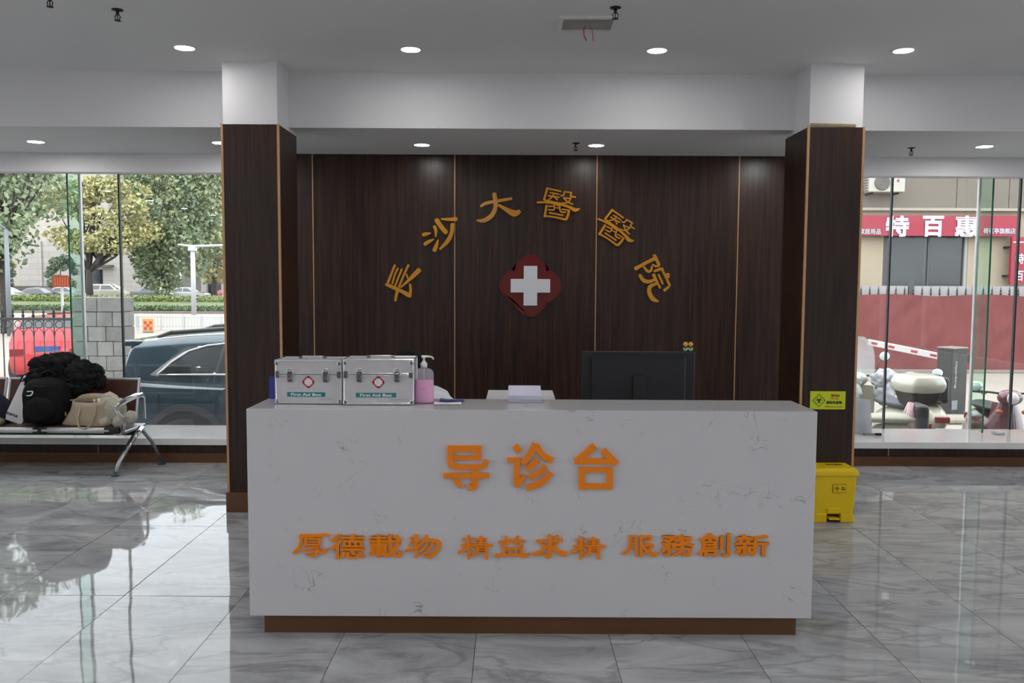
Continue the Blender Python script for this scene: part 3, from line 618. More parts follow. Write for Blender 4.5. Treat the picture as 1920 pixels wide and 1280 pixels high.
# ------------------------------------------------------------------ pump bottle
bp = at(795, 752, 3.80); bt = thing('sanitizer_bottle', 'clear pump bottle half full of pink hand gel beside the metal boxes', 'bottle', (bp.x, 3.80, ZT))
clear = mat('clear_plastic', (0.80, 0.76, 0.84), 0.2, alpha=0.28); pink = mat('pink_gel', (0.80, 0.26, 0.56), 0.25, var=0.05)
MB().lathe([(.040, .002), (.045, .006), (.046, .02), (.046, .135), (.042, .150), (.030, .160), (.014, .164), (.014, .170)], 28, sy=.62).build('bottle_body', clear, bt)
MB().lathe([(.039, .004), (.0440, .008), (.0445, .02), (.0445, .108), (.0001, .108)], 28, sy=.60).build('gel', pink, bt)
MB().lathe([(.0155, .166), (.0155, .186), (.009, .190), (.009, .196), (.0045, .197), (.0045, .214)], 20).build('pump_collar', M['white_plastic'], bt)
MB().tube([(-.011, 0, .217), (.006, 0, .2175), (.028, 0, .2165), (.040, 0, .213), (.0445, 0, .203)], [.0052, .0052, .0045, .004, .0036], 10).lathe([(.0085, .210), (.0095, .213), (.0095, .220), (.0001, .2215)], 16).build('pump_head', M['white_plastic'], bt)
g = MB(); glyph(g, '免洗手', (0, -.0285, .070), .014, .0045, depth=.0004); g.build('print', mat('purple_print', srgb(120, 60, 120), .5), bt)
MB().lathe([(.0015, .02), (.0015, .17)], 6).build('dip_tube', M['white_plastic'], bt)

# pen, papers, folder, paper holder
def paper(x, y, w, d, z, rz, m, mb, curl=0.004):
    n = 8; vs = []; fs = []
    for i in range(n + 1):
        for j in range(n + 1):
            a = (i / n - .5) * w; b = (j / n - .5) * d; vs.append((x + a * math.cos(rz) - b * math.sin(rz), y + a * math.sin(rz) + b * math.cos(rz), z + curl * ((i / n - .5) ** 2 * 4 * (j / n))))
    for i in range(n):
        for j in range(n): k = i * (n + 1) + j; fs.append((k, k + n + 1, k + n + 2, k + 1))
    k = len(vs); vs += [(v[0], v[1], v[2] - .0015) for v in vs]; fs += [tuple(q + k for q in reversed(f)) for f in fs]
    return mb.add(vs, fs, True)
wp = mat('white_paper', (0.78, 0.77, 0.82), 0.8); bl = mat('blue_cover', srgb(52, 50, 140), 0.5)
q = at(840, 757, 3.80); tag(paper(0, 0, .125, .06, .003, R(2), wp, MB(), .004).build('paper', wp, loc=(q.x, 3.775, ZT)), 'white folded leaflet at the counter front beside the pink bottle', 'paper')
q = at(848, 751, 3.87); tag(paper(0, 0, .115, .05, .006, R(-3), bl, MB(), .006).build('leaflet', bl, loc=(q.x, 3.86, ZT)), 'dark blue leaflet lying behind the white folded leaflet', 'leaflet')
q = at(510, 728, 3.93); b = thing('folder', 'blue upright folder peeking out left of the first aid boxes', 'folder', (q.x + .045, 3.93, ZT - 0.0))
MB().box(-.055, .05, -.012, -.010, 0, .105).build('cover', bl, b); MB().box(-.055, .05, .010, .012, 0, .105).build('cover', bl, b); MB().box(-.055, -.053, -.010, .010, 0, .105).build('spine', bl, b)
MB().box(-.052, .046, -.009, .009, .002, .100).build('pages', wp, b)
# curled paper block standing on the ledge
pb = at(984, 762, 3.82); t = thing('note_pad', 'curled pale lilac paper pad at the middle of the counter top', 'note pad', (pb.x, 3.82, ZT))
lil = mat('lilac_paper', (0.62, 0.60, 0.74), 0.7)
for i in range(7):
    vs = []; fs = []; n = 10
    for j in range(n + 1):
        u_ = j / n; yy = .0 + .105 * u_ ; zz = .004 + i * .0045 + (.028 + i * .0012) * (u_ ** 1.6)
        xo = .002 * math.sin(i * 2.1)
        vs += [(-.076 + xo, yy, zz), (.076 + xo, yy, zz + .001 * math.sin(i)), (-.076 + xo, yy, zz + .003), (.076 + xo, yy, zz + .003)]
    for j in range(n):
        k = j * 4; fs += [(k, k + 1, k + 5, k + 4), (k + 2, k + 6, k + 7, k + 3), (k, k + 4, k + 6, k + 2), (k + 1, k + 3, k + 7, k + 5)]
    fs += [(0, 2, 3, 1), (n * 4, n * 4 + 1, n * 4 + 3, n * 4 + 2)]
    MB().add(vs, fs).build('sheet', lil, t)

# ------------------------------------------------------------------ monitor, printer, toy flowers
mm = mat('monitor_black', srgb(22, 23, 27), 0.5, var=0.1)
mx0, mx1 = AX(1091, 700, 4.35), AX(1303, 700, 4.35); mz1 = AZ(1200, 659, 4.35)
mt = thing('monitor', 'back of a black desktop monitor standing behind the counter', 'monitor', ((mx0 + mx1) / 2, 4.35, 0.75)); mw = (mx1 - mx0) / 2; mh = mz1 - 0.75
MB().box(-mw, mw, .0, .022, mh - .36, mh, bev=.005, seg=2).build('housing', mm, mt)
MB().box(-mw * .83, mw * .83, -.022, .0, mh - .32, mh - .028, bev=.008, seg=2).build('back_bulge', mm, mt)
MB().box(-mw * .80, mw * .80, -.0245, -.021, mh - .030, mh - .0255).build('vent_groove', M['joint'], mt)
MB().box(-mw + .008, mw - .008, .022, .0225, mh - .35, mh - .008).build('screen', M['black'], mt)
MB().box(-.03, .03, -.045, -.02, .01, mh - .12, bev=.004).build('stand', mm, mt)
MB().box(-.11, .11, -.11, .09, 0, .012, bev=.004).build('stand_base', mm, mt)
for k, (px, lb) in enumerate(((1285.5, 'left one of two yellow toy flowers clipped on the monitor corner'), (1295, 'right one of two yellow toy flowers clipped on the monitor corner'))):
    f = at(px, 652, 4.36); t = thing('toy_flower', lb, 'toy flower', (f.x, 4.36, mz1), group='toy flowers on the monitor')
    gr = mat('leaf_green', srgb(90, 170, 95), 0.5); ye = mat('flower_yellow', srgb(235, 165, 50), 0.5)
    MB().cyl((0, 0, 0), (0, 0, .034), .0015, n=8).build('stem', gr, t)
    for a in range(6):
        w_ = a * PI / 3; MB().lathe([(.0001, -.0035), (.0052, 0), (.0001, .0035)], 10, c=(0, 0, 0)).build('petal', ye, t, loc=(math.cos(w_) * .0085, 0, .040 + math.sin(w_) * .0085)).rotation_euler = (PI / 2, 0, 0)
    MB().lathe([(.0001, -.006), (.008, -.003), (.008, .003), (.0001, .006)], 14).build('flower_centre', ye, t, loc=(0, 0, .040)).rotation_euler = (PI / 2, 0, 0)
    for s1 in (-1, 1): MB().add([(0, -.002, .006), (s1 * .006, -.003, .020), (s1 * .014, -.002, .022), (s1 * .009, -.002, .008), (0, .002, .006), (s1 * .006, .002, .020), (s1 * .014, .002, .022), (s1 * .009, .002, .008)], [(0, 1, 2, 3), (7, 6, 5, 4), (0, 3, 7, 4), (1, 0, 4, 5), (2, 1, 5, 6), (3, 2, 6, 7)]).build('leaf', mat('pale_leaf', srgb(170, 215, 165), 0.5), t)
px0, px1 = AX(907, 745, 4.25), AX(1046, 745, 4.25); pz = AZ(975, 742, 4.25)
pr = thing('printer', 'white desktop printer whose top edge shows behind the note pad', 'printer', ((px0 + px1) / 2, 4.22, 0.75)); a = (px1 - px0) / 2; h = pz - .75
MB().box(-a, a, 0, .26, 0, h * .72, bev=.012, seg=2).build('body', M['white_plastic'], pr)
MB().prism([(-a, h * .72), (a, h * .72), (a - .018, h), (-a + .018, h)], .02, .26).build('cover', M['white_plastic'], pr)
MB().box(-a * .8, a * .8, -.05, .0, .04, .055, bev=.003).build('paper_tray', mat('grey_plastic', (.35, .35, .36), .4), pr)

# ------------------------------------------------------------------ seated person behind the boxes
def skin(name, pts, edges_, rs, m, parent=None, sub=2, root_i=0):
    me = bpy.data.meshes.new(name); me.from_pydata(pts, edges_, []); o = bpy.data.objects.new(name, me); COL.objects.link(o)
    if parent: o.parent = parent
    sk = o.modifiers.new('skin', 'SKIN'); ss = o.modifiers.new('sub', 'SUBSURF'); ss.levels = sub; ss.render_levels = sub
    for i, r in enumerate(rs): me.skin_vertices[0].data[i].radius = (r, r) if not hasattr(r, '__len__') else r
    me.skin_vertices[0].data[root_i].use_root = True
    dg = bpy.context.evaluated_depsgraph_get(); me2 = bpy.data.meshes.new_from_object(o.evaluated_get(dg))
    o.modifiers.clear(); o.data = me2; me2.materials.clear(); me2.materials.append(m)
    for p in me2.polygons: p.use_smooth = True
    return o
skn = mat('skin', srgb(190, 145, 120), 0.5); hair_m = mat('black_hair', (0.006, 0.005, 0.005), 0.75, bump=0.3, spec=0.15); coat_m = mat('white_coat_cloth', (0.72, 0.73, 0.78), 0.85, bump=0.2, bscale=25)
hp = at(764, 690, 4.62)
ps = thing('person', 'person with black hair in a white coat seated behind the counter, head bowed', 'person', (hp.x, 4.80, 0))
hz = 1.10
body = skin('body', [(0, .10, .50), (0, .06, .72), (0, .02, .90), (0, -.06, .985), (0, -.11, 1.03), (0, -.18, 1.075),
                     (-.16, .02, .90), (-.25, -.08, .70), (-.20, -.30, .785), (.16, .02, .90), (.26, -.10, .72), (.22, -.32, .79),
                     (-.10, .08, .50), (-.12, -.32, .52), (-.12, -.30, .08), (.10, .08, .50), (.12, -.32, .52), (.12, -.30, .08), (-.12, -.40, .04), (.12, -.40, .04)],
            [(0, 1), (1, 2), (2, 3), (3, 4), (4, 5), (2, 6), (6, 7), (7, 8), (2, 9), (9, 10), (10, 11), (0, 12), (12, 13), (13, 14), (0, 15), (15, 16), (16, 17), (14, 18), (17, 19)],
            [.13, .12, .12, .055, .07, .085, .055, .045, .028, .055, .045, .028, .08, .065, .04, .08, .065, .04, .035, .035], skn, ps)
coat = skin('coat', [(0, .10, .48), (0, .06, .72), (0, .02, .90), (0, -.03, .96), (-.17, .02, .90), (-.26, -.08, .70), (-.215, -.26, .782), (.17, .02, .90), (.27, -.10, .715), (.235, -.28, .79)],
            [(0, 1), (1, 2), (2, 3), (2, 4), (4, 5), (5, 6), (2, 7), (7, 8), (8, 9)], [.16, .15, .145, .075, .075, .062, .045, .075, .064, .046], coat_m, ps)
MB().blob((0, -.165, 1.095), (.102, .115, .120), 14, .05, 3, 3, M=Matrix.Rotation(R(35), 4, 'X')).build('hair', hair_m, ps)
MB().blob((0, -.265, 1.02), (.012, .018, .02), 8, .05, 2, 1).build('nose', skn, ps)
for s1 in (-1, 1):
    hn = MB().blob((s1 * .215, -.375, .785), (.032, .045, .014), 8, .05, 2, 2)
    for k in range(4):
        x = s1 * (.195 + k * .014); ln = (.055, .065, .062, .05)[k]
        hn.tube([(x, -.405, .79), (x, -.405 - ln * .5, .795), (x, -.405 - ln, .772)], [.009, .008, .006], 8)
    hn.tube([(s1 * .190, -.355, .785), (s1 * .170, -.385, .78), (s1 * .165, -.41, .77)], [.010, .009, .007], 8)
    hn.build('hand', skn, ps)
st = thing('office_chair', 'low dark office chair under the person behind the counter', 'chair', (hp.x, 4.92, 0))
MB().box(-.23, .23, -.24, .22, .38, .43, bev=.02, seg=2).build('seat', M['black'], st)
MB().box(-.21, .21, .24, .28, .50, .80, bev=.015, seg=2).build('backrest', M['black'], st)
MB().cyl((0, 0, .07), (0, 0, .38), .025).build('column', M['dark_metal'], st); MB().tube([(0, .18, .40), (0, .29, .44), (0, .29, .55)], .018, 8).build('back_bracket', M['dark_metal'], st)
for k in range(5):
    w_ = k * 2 * PI / 5 + .3; MB().tube([(0, 0, .09), (math.cos(w_) * .26, math.sin(w_) * .26, .07)], [.022, .015], 8).lathe([(.0001, -.02), (.025, -.012), (.025, .012), (.0001, .02)], 12, c=(math.cos(w_) * .26, math.sin(w_) * .26, .03)).build('leg', M['dark_metal'], st)
# sleeve showing right of the bottle is the coat's elbow; it rests on the desk board
sl = skin('sleeve_fold', [(0, 0, 0), (.07, -.02, .025), (.15, -.06, -.04), (.20, -.1, -.09)], [(0, 1), (1, 2), (2, 3)], [.05, .062, .055, .045], coat_m, ps)
sp = at(818, 738, 4.35); sl.location = (sp.x - hp.x - .06, 4.35 - 4.80, AZ(818, 742, 4.35) - 0.03)

# ------------------------------------------------------------------ warning sign on the pillar
sg0, sg1 = at(1519, 733, DC), at(1584, 767, DC)
lime = mat('lime_yellow_sign', srgb(205, 220, 30), 0.4); dk = mat('dark_sign_print', srgb(50, 50, 15), 0.5); rdp = mat('red_sign_print', srgb(190, 70, 20), 0.5)
c_ = ((sg0.x + sg1.x) / 2, (sg0.z + sg1.z) / 2); w_ = (sg1.x - sg0.x) / 2; h_ = (sg0.z - sg1.z) / 2
sg = thing('warning_sign', 'yellow green biohazard warning sign on the right wood pillar', 'sign', (c_[0], DC - .0035, c_[1]))
MB().box(-w_, w_, -.002, .0025, -h_, h_).build('plate', lime, sg)
def diamond(mb, x, z, r, t, y0, y1):
    o_ = [(0, r), (r, 0), (0, -r), (-r, 0)]; i_ = [(0, r - t), (r - t, 0), (0, -r + t), (-r + t, 0)]
    for k in range(4):
        j = (k + 1) % 4; mb.prism([(x + o_[k][0], z + o_[k][1]), (x + o_[j][0], z + o_[j][1]), (x + i_[j][0], z + i_[j][1]), (x + i_[k][0], z + i_[k][1])], y0, y1)
    return mb
def biohazard(mb, x, z, r, y0, y1, ring=True):
    for k in range(3):
        a = PI / 2 + k * 2 * PI / 3; cx_, cz_ = x + math.cos(a) * r * .52, z + math.sin(a) * r * .52; pts = []
        for j in range(15):
            b_ = a + R(28) + (2 * PI - R(56)) * j / 14; wd = r * (.07 + .17 * math.sin(PI * j / 14))
            pts.append((cx_ + math.cos(b_) * r * .42, cz_ + math.sin(b_) * r * .42, wd))
        mb.stroke(pts, y0, y1)
    if ring: mb.stroke([(x + math.cos(2 * PI * j / 12) * r * .34, z + math.sin(2 * PI * j / 12) * r * .34, r * .12) for j in range(13)], y0, y1)
    return mb
diamond(MB(), -w_ * .50, -h_ * .02, h_ * .74, h_ * .09, -.003, -.0018).build('hazard_frame', dk, sg)
biohazard(MB(), -w_ * .50, -h_ * .02, h_ * .42, -.003, -.0018).build('hazard_symbol', dk, sg)
def pr_(body, x, z, w, h, m, of=.015):
    g = MB(); glyph(g, body, (x, -.0026, z), w, h, depth=.001, offset=of); g.build('print', m, sg)
pr_('警告!', w_ * .42, h_ * .52, w_ * .50, h_ * .32, rdp, .03); pr_('Warning', w_ * .38, h_ * .18, w_ * .45, h_ * .16, rdp)
pr_('感染性废物', w_ * .36, -h_ * .24, w_ * .88, h_ * .34, dk, .03); pr_('Infectious waste', w_ * .36, -h_ * .70, w_ * 1.0, h_ * .16, rdp)

# ------------------------------------------------------------------ yellow pedal bin
yl = mat('yellow_plastic', srgb(238, 200, 8), 0.38, var=0.05, vscale=3); ylp = mat('bin_print', srgb(60, 50, 10), 0.6)
DBn = 5.42
b0, b1 = AX(1528, 960, DBn), AX(1603, 960, DBn); b2 = AX(1616, 880, DBn - .02)
bn = thing('pedal_bin', 'yellow plastic pedal bin for medical waste at the right end of the counter', 'bin', ((b0 + b1) / 2 - .004, DBn, 0), R(0))
wb2 = (b1 - b0) / 2; wt2 = wb2 * 1.10; dp = .25; hb = .345
def taper(x0, x1, d0, d1, z0, z1, bev, mb, x0t=None, yo=0.0):
    b = bmesh.new(); bmesh.ops.create_cube(b, size=1)
    for v in b.verts:
        up = v.co.z > 0; xx = x1 if up else x0; dd = d1 if up else d0
        v.co = Vector(((1 if v.co.x > 0 else -1) * xx, dp / 2 + yo + (1 if v.co.y > 0 else -1) * dd / 2, z1 if up else z0))
    bmesh.ops.bevel(b, geom=[e for e in b.edges], offset=bev, segments=3, affect='EDGES', profile=.5)
    return mb.bm(b)
mb = MB()
taper(wb2, wt2, dp * .92, dp, .055, hb, .012, mb); mb.build('bin_body', yl, bn)
for s1 in (-1, 1):
    b = MB().box(*sorted((s1 * wb2, s1 * wb2 * .34)), .006, dp - .01, 0, .062, bev=.006, seg=2); b.build('foot', yl, bn)
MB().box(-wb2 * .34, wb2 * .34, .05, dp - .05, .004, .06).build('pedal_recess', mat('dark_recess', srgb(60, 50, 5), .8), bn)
MB().box(-wb2 * .26, wb2 * .26, -.012, .06, .022, .034, bev=.003).build('pedal', yl, bn)
MB().box(-wb2 * .34, wb2 * .34, -.002, .02, .064, .098, bev=.004).build('pedal_hood', yl, bn)
mb = MB(); taper(wt2 * 1.07, wt2 * 1.05, dp * 1.08, dp * 1.06, hb - .03, hb + .008, .009, mb); taper(wt2 * 1.04, wt2 * .96, dp * 1.04, dp * .94, hb + .002, hb + .022, .008, mb); mb.build('lid', yl, bn)
MB().box(-wt2 * .72, wt2 * .05, dp * .86, dp + .03, hb - .01, hb + .05, bev=.008, seg=2).build('hinge_block', yl, bn)
MB().box(-.045, .045, -.001, .001, -.028, .028).box(-.042, .042, -.0016, .0005, -.025, .025).build('label_border', ylp, bn, loc=(wb2 * .22, -.0005, hb * .68))
lb_ = MB().box(-.0425, .0425, -.003, -.0012, -.0255, .0255).build('label_plate', yl, bn, loc=(wb2 * .22, -.0005, hb * .68))
for c in [c for c in bn.children if c.name.startswith('label')]: c.rotation_euler = (R(-2.2), 0, 0)
biohazard(diamond(MB(), -.018, 0, .019, .002, -.004, -.003), -.018, 0, .013, -.004, -.003).build('hazard_symbol', ylp, lb_)
g = MB(); glyph(g, '医疗', (.022, -.0036, .007), .020, .009, depth=.001, offset=.02); glyph(g, '废物', (.022, -.0036, -.006), .026, .011, depth=.001, offset=.02); g.build('print', ylp, lb_)
g = MB(); glyph(g, '医疗废物', (0, 0, 0), .105, .03, depth=.001, offset=.03); o = g.build('lid_print', ylp, bn, loc=(.035, dp * .5, hb + .0228)); o.rotation_euler = (R(-90), 0, 0)
# ------------------------------------------------------------------ waiting bench, left
DBc = 6.66
bz = AZ(100, 808, DBc)          # seat front edge top
xe = AX(238, 812, DBc)          # right end of the seat row
seat_brown = mat('brown_seat_pad', srgb(78, 42, 32), 0.45, var=0.12, vscale=6)
bch = thing('waiting_bench', 'silver airport style waiting bench with brown pads under the left window', 'bench', (xe, DBc, 0))
SW = 0.56; zs = .385
for k in range(3):
    x1 = -.13 - k * (SW + .02); x0 = x1 - SW
    MB().box(x0, x1, .02, .44, zs - .012, zs + .014, bev=.008, seg=2).build('seat_pad', seat_brown, bch)
    # pad sides dip: silver rolled front lip
    MB().tube([(x0 + .005, 0, zs - .012), (x1 - .005, 0, zs - .012)], .024, 14).build('front_lip', M['metal'], bch)
    bb = Matrix.Translation((0, .47, zs + .01)) @ Matrix.Rotation(R(-14), 4, 'X')
    MB().box(x0 + .015, x1 - .015, -.012, .012, .05, .335, bev=.006, seg=2, M=bb).build('back_pad', seat_brown, bch)
    f = MB()
    for q in ((x0, x0 + .016, .04, .355), (x1 - .016, x1, .04, .355), (x0 + .016, x1 - .016, .04, .052), (x0 + .016, x1 - .016, .335, .355)): f.box(q[0], q[1], -.014, .014, q[2], q[3], bev=.004, M=bb)
    f.build('back_frame', M['metal'], bch)
    MB().box(x1 - .05, x1 + .07, -.022, .03, zs - .038, zs + .012, bev=.006).build('joint_cover', M['dark_metal'], bch)
MB().box(-2.4, -.04, .20, .28, zs - .09, zs - .035, bev=.006).build('beam', M['dark_metal'], bch)
MB().box(-.16, -.03, .03, .42, zs - .05, zs - .022, bev=.006).build('end_plate', mat('grey_cast', (.25, .26, .28), .35, .6), bch)
def leg(x):
    fx = x - .075
    m_ = MB().tube([(x, .27, zs - .03), (x - .02, .16, zs - .10), (fx - .0, .03, .13), (fx - .02, -.02, .03)], [.030, .028, .022, .018], 12, sy=.6); m_.build('front_leg', M['steel'], bch)
    MB().tube([(x, .26, zs - .04), (x + .05, .34, .22), (x + .095, .43, .03)], [.028, .022, .016], 12, sy=.6).build('rear_leg', mat('cast_leg', (.35, .36, .38), .35, .8), bch)
    ft = mat('teal_rubber', srgb(30, 70, 80), .4)
    MB().lathe([(.034, 0), (.032, .008), (.014, .014), (.010, .04)], 16, c=(fx - .02, -.02, 0)).build('foot', ft, bch)
    MB().lathe([(.034, 0), (.032, .008), (.014, .014), (.010, .04)], 16, c=(x + .095, .43, 0)).build('foot', ft, bch)
leg(.0); leg(-1.85)
def armrest(x):
    MB().tube([(x - .01, .02, zs - .02), (x + .012, -.005, zs + .06), (x - .03, -.02, zs + .13), (x - .05, -.02, zs + .18), (x - .02, .05, zs + .215), (x, .24, zs + .24), (x, .36, zs + .235), (x, .40, zs + .20), (x, .40, zs + .02)],
              [.018, .018, .018, .019, .022, .022, .02, .016, .014], 12, sy=.7).build('armrest', M['steel'], bch)
armrest(-.03); armrest(-1.30)
X0b = xe
def bpos(px, py, Y): p = at(px, py, Y); return p
# carton box, white
cb = bpos(24, 800, 6.86); wc = mat('white_card', (0.78, 0.78, 0.80), 0.6)
box_ = thing('paper_carton', 'slim white carton with a coloured stripe leaning behind the black backpack', 'carton', (cb.x + .035, 6.80, zs + .016), 0)
Mx = Matrix.Rotation(R(20), 4, 'Y') @ Matrix.Rotation(R(-14), 4, 'X')
MB().box(-.085, .07, 0, .05, 0.012, .40, bev=.003, M=Mx).build('carton_body', wc, box_)
for k, (cname, col) in enumerate((('blue', srgb(30, 50, 140)), ('red', srgb(170, 40, 50)), ('green', srgb(30, 130, 95)))):
    MB().box(.040, .056, -.0015, .001, .33 - k * .07, .395 - k * .07, M=Mx).build('colour_stripe', mat(cname + '_print', col, .5), box_, label=cname + ' stripe')
g = MB(); glyph(g, '健康档案', (0.0, -.0008, .075), .10, .022, depth=.001, offset=.02, M=Mx); g.build('print', mat('navy_print', srgb(50, 55, 90), .5), box_)
g = MB()
# black backpack
blk_c = mat('black_cordura', (0.006, 0.006, 0.007), 0.75, bump=0.25, bscale=35, spec=0.25)
bk = bpos(92, 805, 6.80)
bpk = thing('backpack', 'black backpack with a small white mark standing on the bench', 'backpack', (bk.x, 6.80, zs + .014))
b = bmesh.new(); bmesh.ops.create_cube(b, size=1); bmesh.ops.subdivide_edges(b, edges=b.edges, cuts=6, use_grid_fill=True)
for v in b.verts:
    x, y, z = v.co * 2; q = Vector((x, y, z)); n_ = q.normalized(); q = q * .45 + n_ * .62
    w2 = .175 * (1 - .10 * max(0, z)); v.co = Vector((q.x * w2, q.y * .12, (q.z + 1) * .19)); v.co += n_ * .018 * mnoise.noise(v.co * 9); v.co.z = max(v.co.z, 0.0)
MB().bm(b, True).build('pack_body', blk_c, bpk)
MB().blob((0, -.115, .14), (.125, .05, .105), 14, .08, 2, 5).build('front_pocket', blk_c, bpk)
MB().tube([(-.06, .02, .37), (-.05, .02, .42), (0, .02, .44), (.05, .02, .42), (.06, .02, .37)], .012, 8).build('top_handle', blk_c, bpk)
MB().tube([(-.12, -.02, .34), (-.06, -.12, .33), (.04, -.13, .33), (.12, -.04, .33)], .004, 6).build('zip', M['dark_metal'], bpk)
MB().stroke([(-.022, .030, .007), (.022, .030, .009), (.012, .0, .009), (-.022, -.004, .007)], -.001, .001).build('mark', txt_w, bpk, loc=(-.060, -.158, .262)).rotation_euler = (R(-14), 0, 0)
MB().tube([(.0, -.10, .02), (-.02, -.16, .0), (-.01, -.19, -.01)], .010, 8, sy=.3).build('strap', blk_c, bpk)
# black puffer coat heap
fur = mat('black_coat_fabric', (0.010, 0.010, 0.011), 0.8, bump=0.8, bscale=28, spec=0.25)
hp2 = bpos(118, 690, 7.0)
hc = MB()
for (px, py, Y, rx, ry, rz_, sd) in ((105, 690, 6.98, .19, .13, .12, 1), (150, 705, 6.98, .17, .13, .13, 2), (92, 712, 6.92, .15, .11, .09, 3), (176, 700, 7.0, .075, .08, .075, 4), (140, 725, 6.92, .15, .09, .09, 5),
                                     (76, 685, 7.0, .09, .08, .07, 6), (60, 712, 6.94, .08, .07, .06, 7), (120, 674, 7.05, .12, .08, .06, 8), (187, 716, 6.98, .05, .06, .07, 10)):
    p = bpos(px, py, Y); hc.blob((p.x, Y, p.z), (rx, ry, rz_), 22, .30, 2.6, sd, True)
tag(hc.build('coat', fur), 'heap of black puffy coats with fur trim lying over the backpack', 'coat')
ct = thing('quilted_coat', 'smooth black quilted coat bundle resting beside the fur trimmed coats', 'coat', (0, 0, 0)) if False else None
# beige tote
tt = mat('beige_leatherette', srgb(186, 168, 142), 0.55, var=0.1, vscale=10, bump=0.1); tl = mat('tote_lining', (0.02, 0.015, 0.018), 0.8)
tp = bpos(165, 803, 6.76); tote = thing('tote_bag', 'open beige tote bag with long handles beside the backpack', 'bag', (tp.x, 6.78, zs + .014), R(-8))
n = 36; prof = [(0.0, .20, .085), (.012, .215, .095), (.06, .195, .085), (.12, .165, .08), (.17, .150, .078), (.215, .142, .075)]
vs = []; fs = []
def ring(z, a, b_, inn=0.0):
    r_ = []
    for k in range(n):
        w_ = 2 * PI * k / n; c1, s1 = math.cos(w_), math.sin(w_); e = .62
        x = (a - inn) * math.copysign(abs(c1) ** e, c1); y = (b_ - inn) * math.copysign(abs(s1) ** e, s1)
        lift = .035 * max(0, s1) * (z / .2) ; wob = .006 * math.sin(5 * w_ + z * 20)
        r_.append((x + wob + z * .12, y, z + lift - .02 * (z / .2) * max(0, -s1)))
    return r_
for z, a, b_ in prof: vs += ring(z, a, b_)
for z, a, b_ in reversed(prof[1:]): vs += ring(z, a, b_, .006)
L_ = len(prof) * 2 - 1
for i in range(L_ - 1):
    for k in range(n): fs.append((i * n + k, i * n + (k + 1) % n, (i + 1) * n + (k + 1) % n, (i + 1) * n + k))
fs.append(tuple(reversed(range(n)))); fs.append(tuple((L_ - 1) * n + k for k in range(n)))
MB().add(vs, fs, True).build('bag_body', tt, tote)
MB().blob((.03, .01, .14), (.115, .055, .045), 12, .3, 3, 4).build('contents', tl, tote)
MB().cyl((.06, -.02, .15), (.075, -.03, .215), .008).build('bottle_neck', M['white_plastic'], tote); MB().cyl((.10, .0, .15), (.10, -.01, .22), .012).build('tube', wc, tote)
MB().tube([(-.02, -.075, .16), (-.03, -.10, .06), (.0, -.13, .0), (.06, -.14, -.01), (.10, -.12, .02), (.115, -.085, .10), (.12, -.075, .19)], .0065, 8).build('handle', tt, tote)
MB().tube([(-.11, .03, .2), (-.17, .0, .20), (-.19, -.03, .14), (-.165, -.06, .08)], .006, 8).build('handle', tt, tote)
# white fluffy thing over the arm
fl = mat('cream_plush', srgb(205, 200, 184), 0.95, var=0.12, vscale=20, bump=0.8, bscale=60)
hc = MB()
for (px, py, Y, rx, ry, rz_, sd) in ((212, 770, 6.80, .11, .09, .12, 1), (205, 752, 6.86, .075, .07, .075, 2), (228, 790, 6.76, .075, .07, .065, 3), (246, 782, 6.74, .050, .05, .055, 4), (222, 808, 6.72, .06, .05, .035, 5), (196, 790, 6.74, .06, .06, .06, 6)):
    p = bpos(px, py, Y); hc.blob((p.x, Y, p.z), (rx, ry, rz_), 18, .14, 2.6, sd, False)
tag(hc.build('plush_scarf', fl), 'cream fluffy scarf bundled on the bench end under the silver armrest', 'scarf')
nb = mat('navy_cloth', srgb(22, 26, 44), .8, bump=.3)
p = bpos(-8, 770, 6.86)
nv = MB().blob((p.x, 6.86, p.z - .02), (.12, .10, .17), 18, .15, 2.5, 9); tag(nv.build('navy_bag', nb), 'navy cloth bag cut by the left edge of the picture, on the bench', 'bag')
p = bpos(0, 795, 6.74); tag(MB().blob((p.x, 6.72, zs + .045), (.05, .04, .034), 12, .12, 3, 3).build('snack_packet', mat('pale_packet', srgb(190, 185, 140), .4, col2=srgb(110, 100, 70)), None), 'small pale packet in front of the navy bag at the bench', 'packet')
# black marker and tissue on the right sill
p = at(1637, 803, 7.45); t = thing('marker_pen', 'black marker pen lying on the right window sill by the pillar', 'pen', (p.x, 7.45, .230), 0)
MB().tube([(-.09, 0, 0), (.02, 0, 0)], .010, 12).build('barrel', mat('grey_barrel', (.25, .27, .3), .4), t); MB().tube([(.02, 0, 0), (.075, 0, 0)], .0115, 12).build('cap', M['black'], t)
p = at(1872, 802, 7.55); tag(MB().blob((0, 0, .014), (.055, .04, .018), 14, .35, 3, 8).build('tissue', mat('tissue', (.8, .8, .85), .9), loc=(p.x, 7.55, .218)), 'crumpled white tissue on the right window sill', 'tissue')
cm = mat('frosted_plastic', (0.75, 0.78, 0.82), 0.3, alpha=0.5)
p = at(1612, 800, 7.6); t = thing('plastic_cup_stack', 'tall translucent plastic dispenser on the right sill beside the pillar', 'dispenser', (p.x, 7.6, .218))
MB().lathe([(.10, 0), (.105, .01), (.085, .30), (.088, .305), (.083, .30), (.10, .012)], 28).build('shell', cm, t); MB().lathe([(.05, .01), (.045, .12), (.0001, .13)], 16).build('filling', mat('pale_blue_fill', (.5, .6, .68), .6), t)
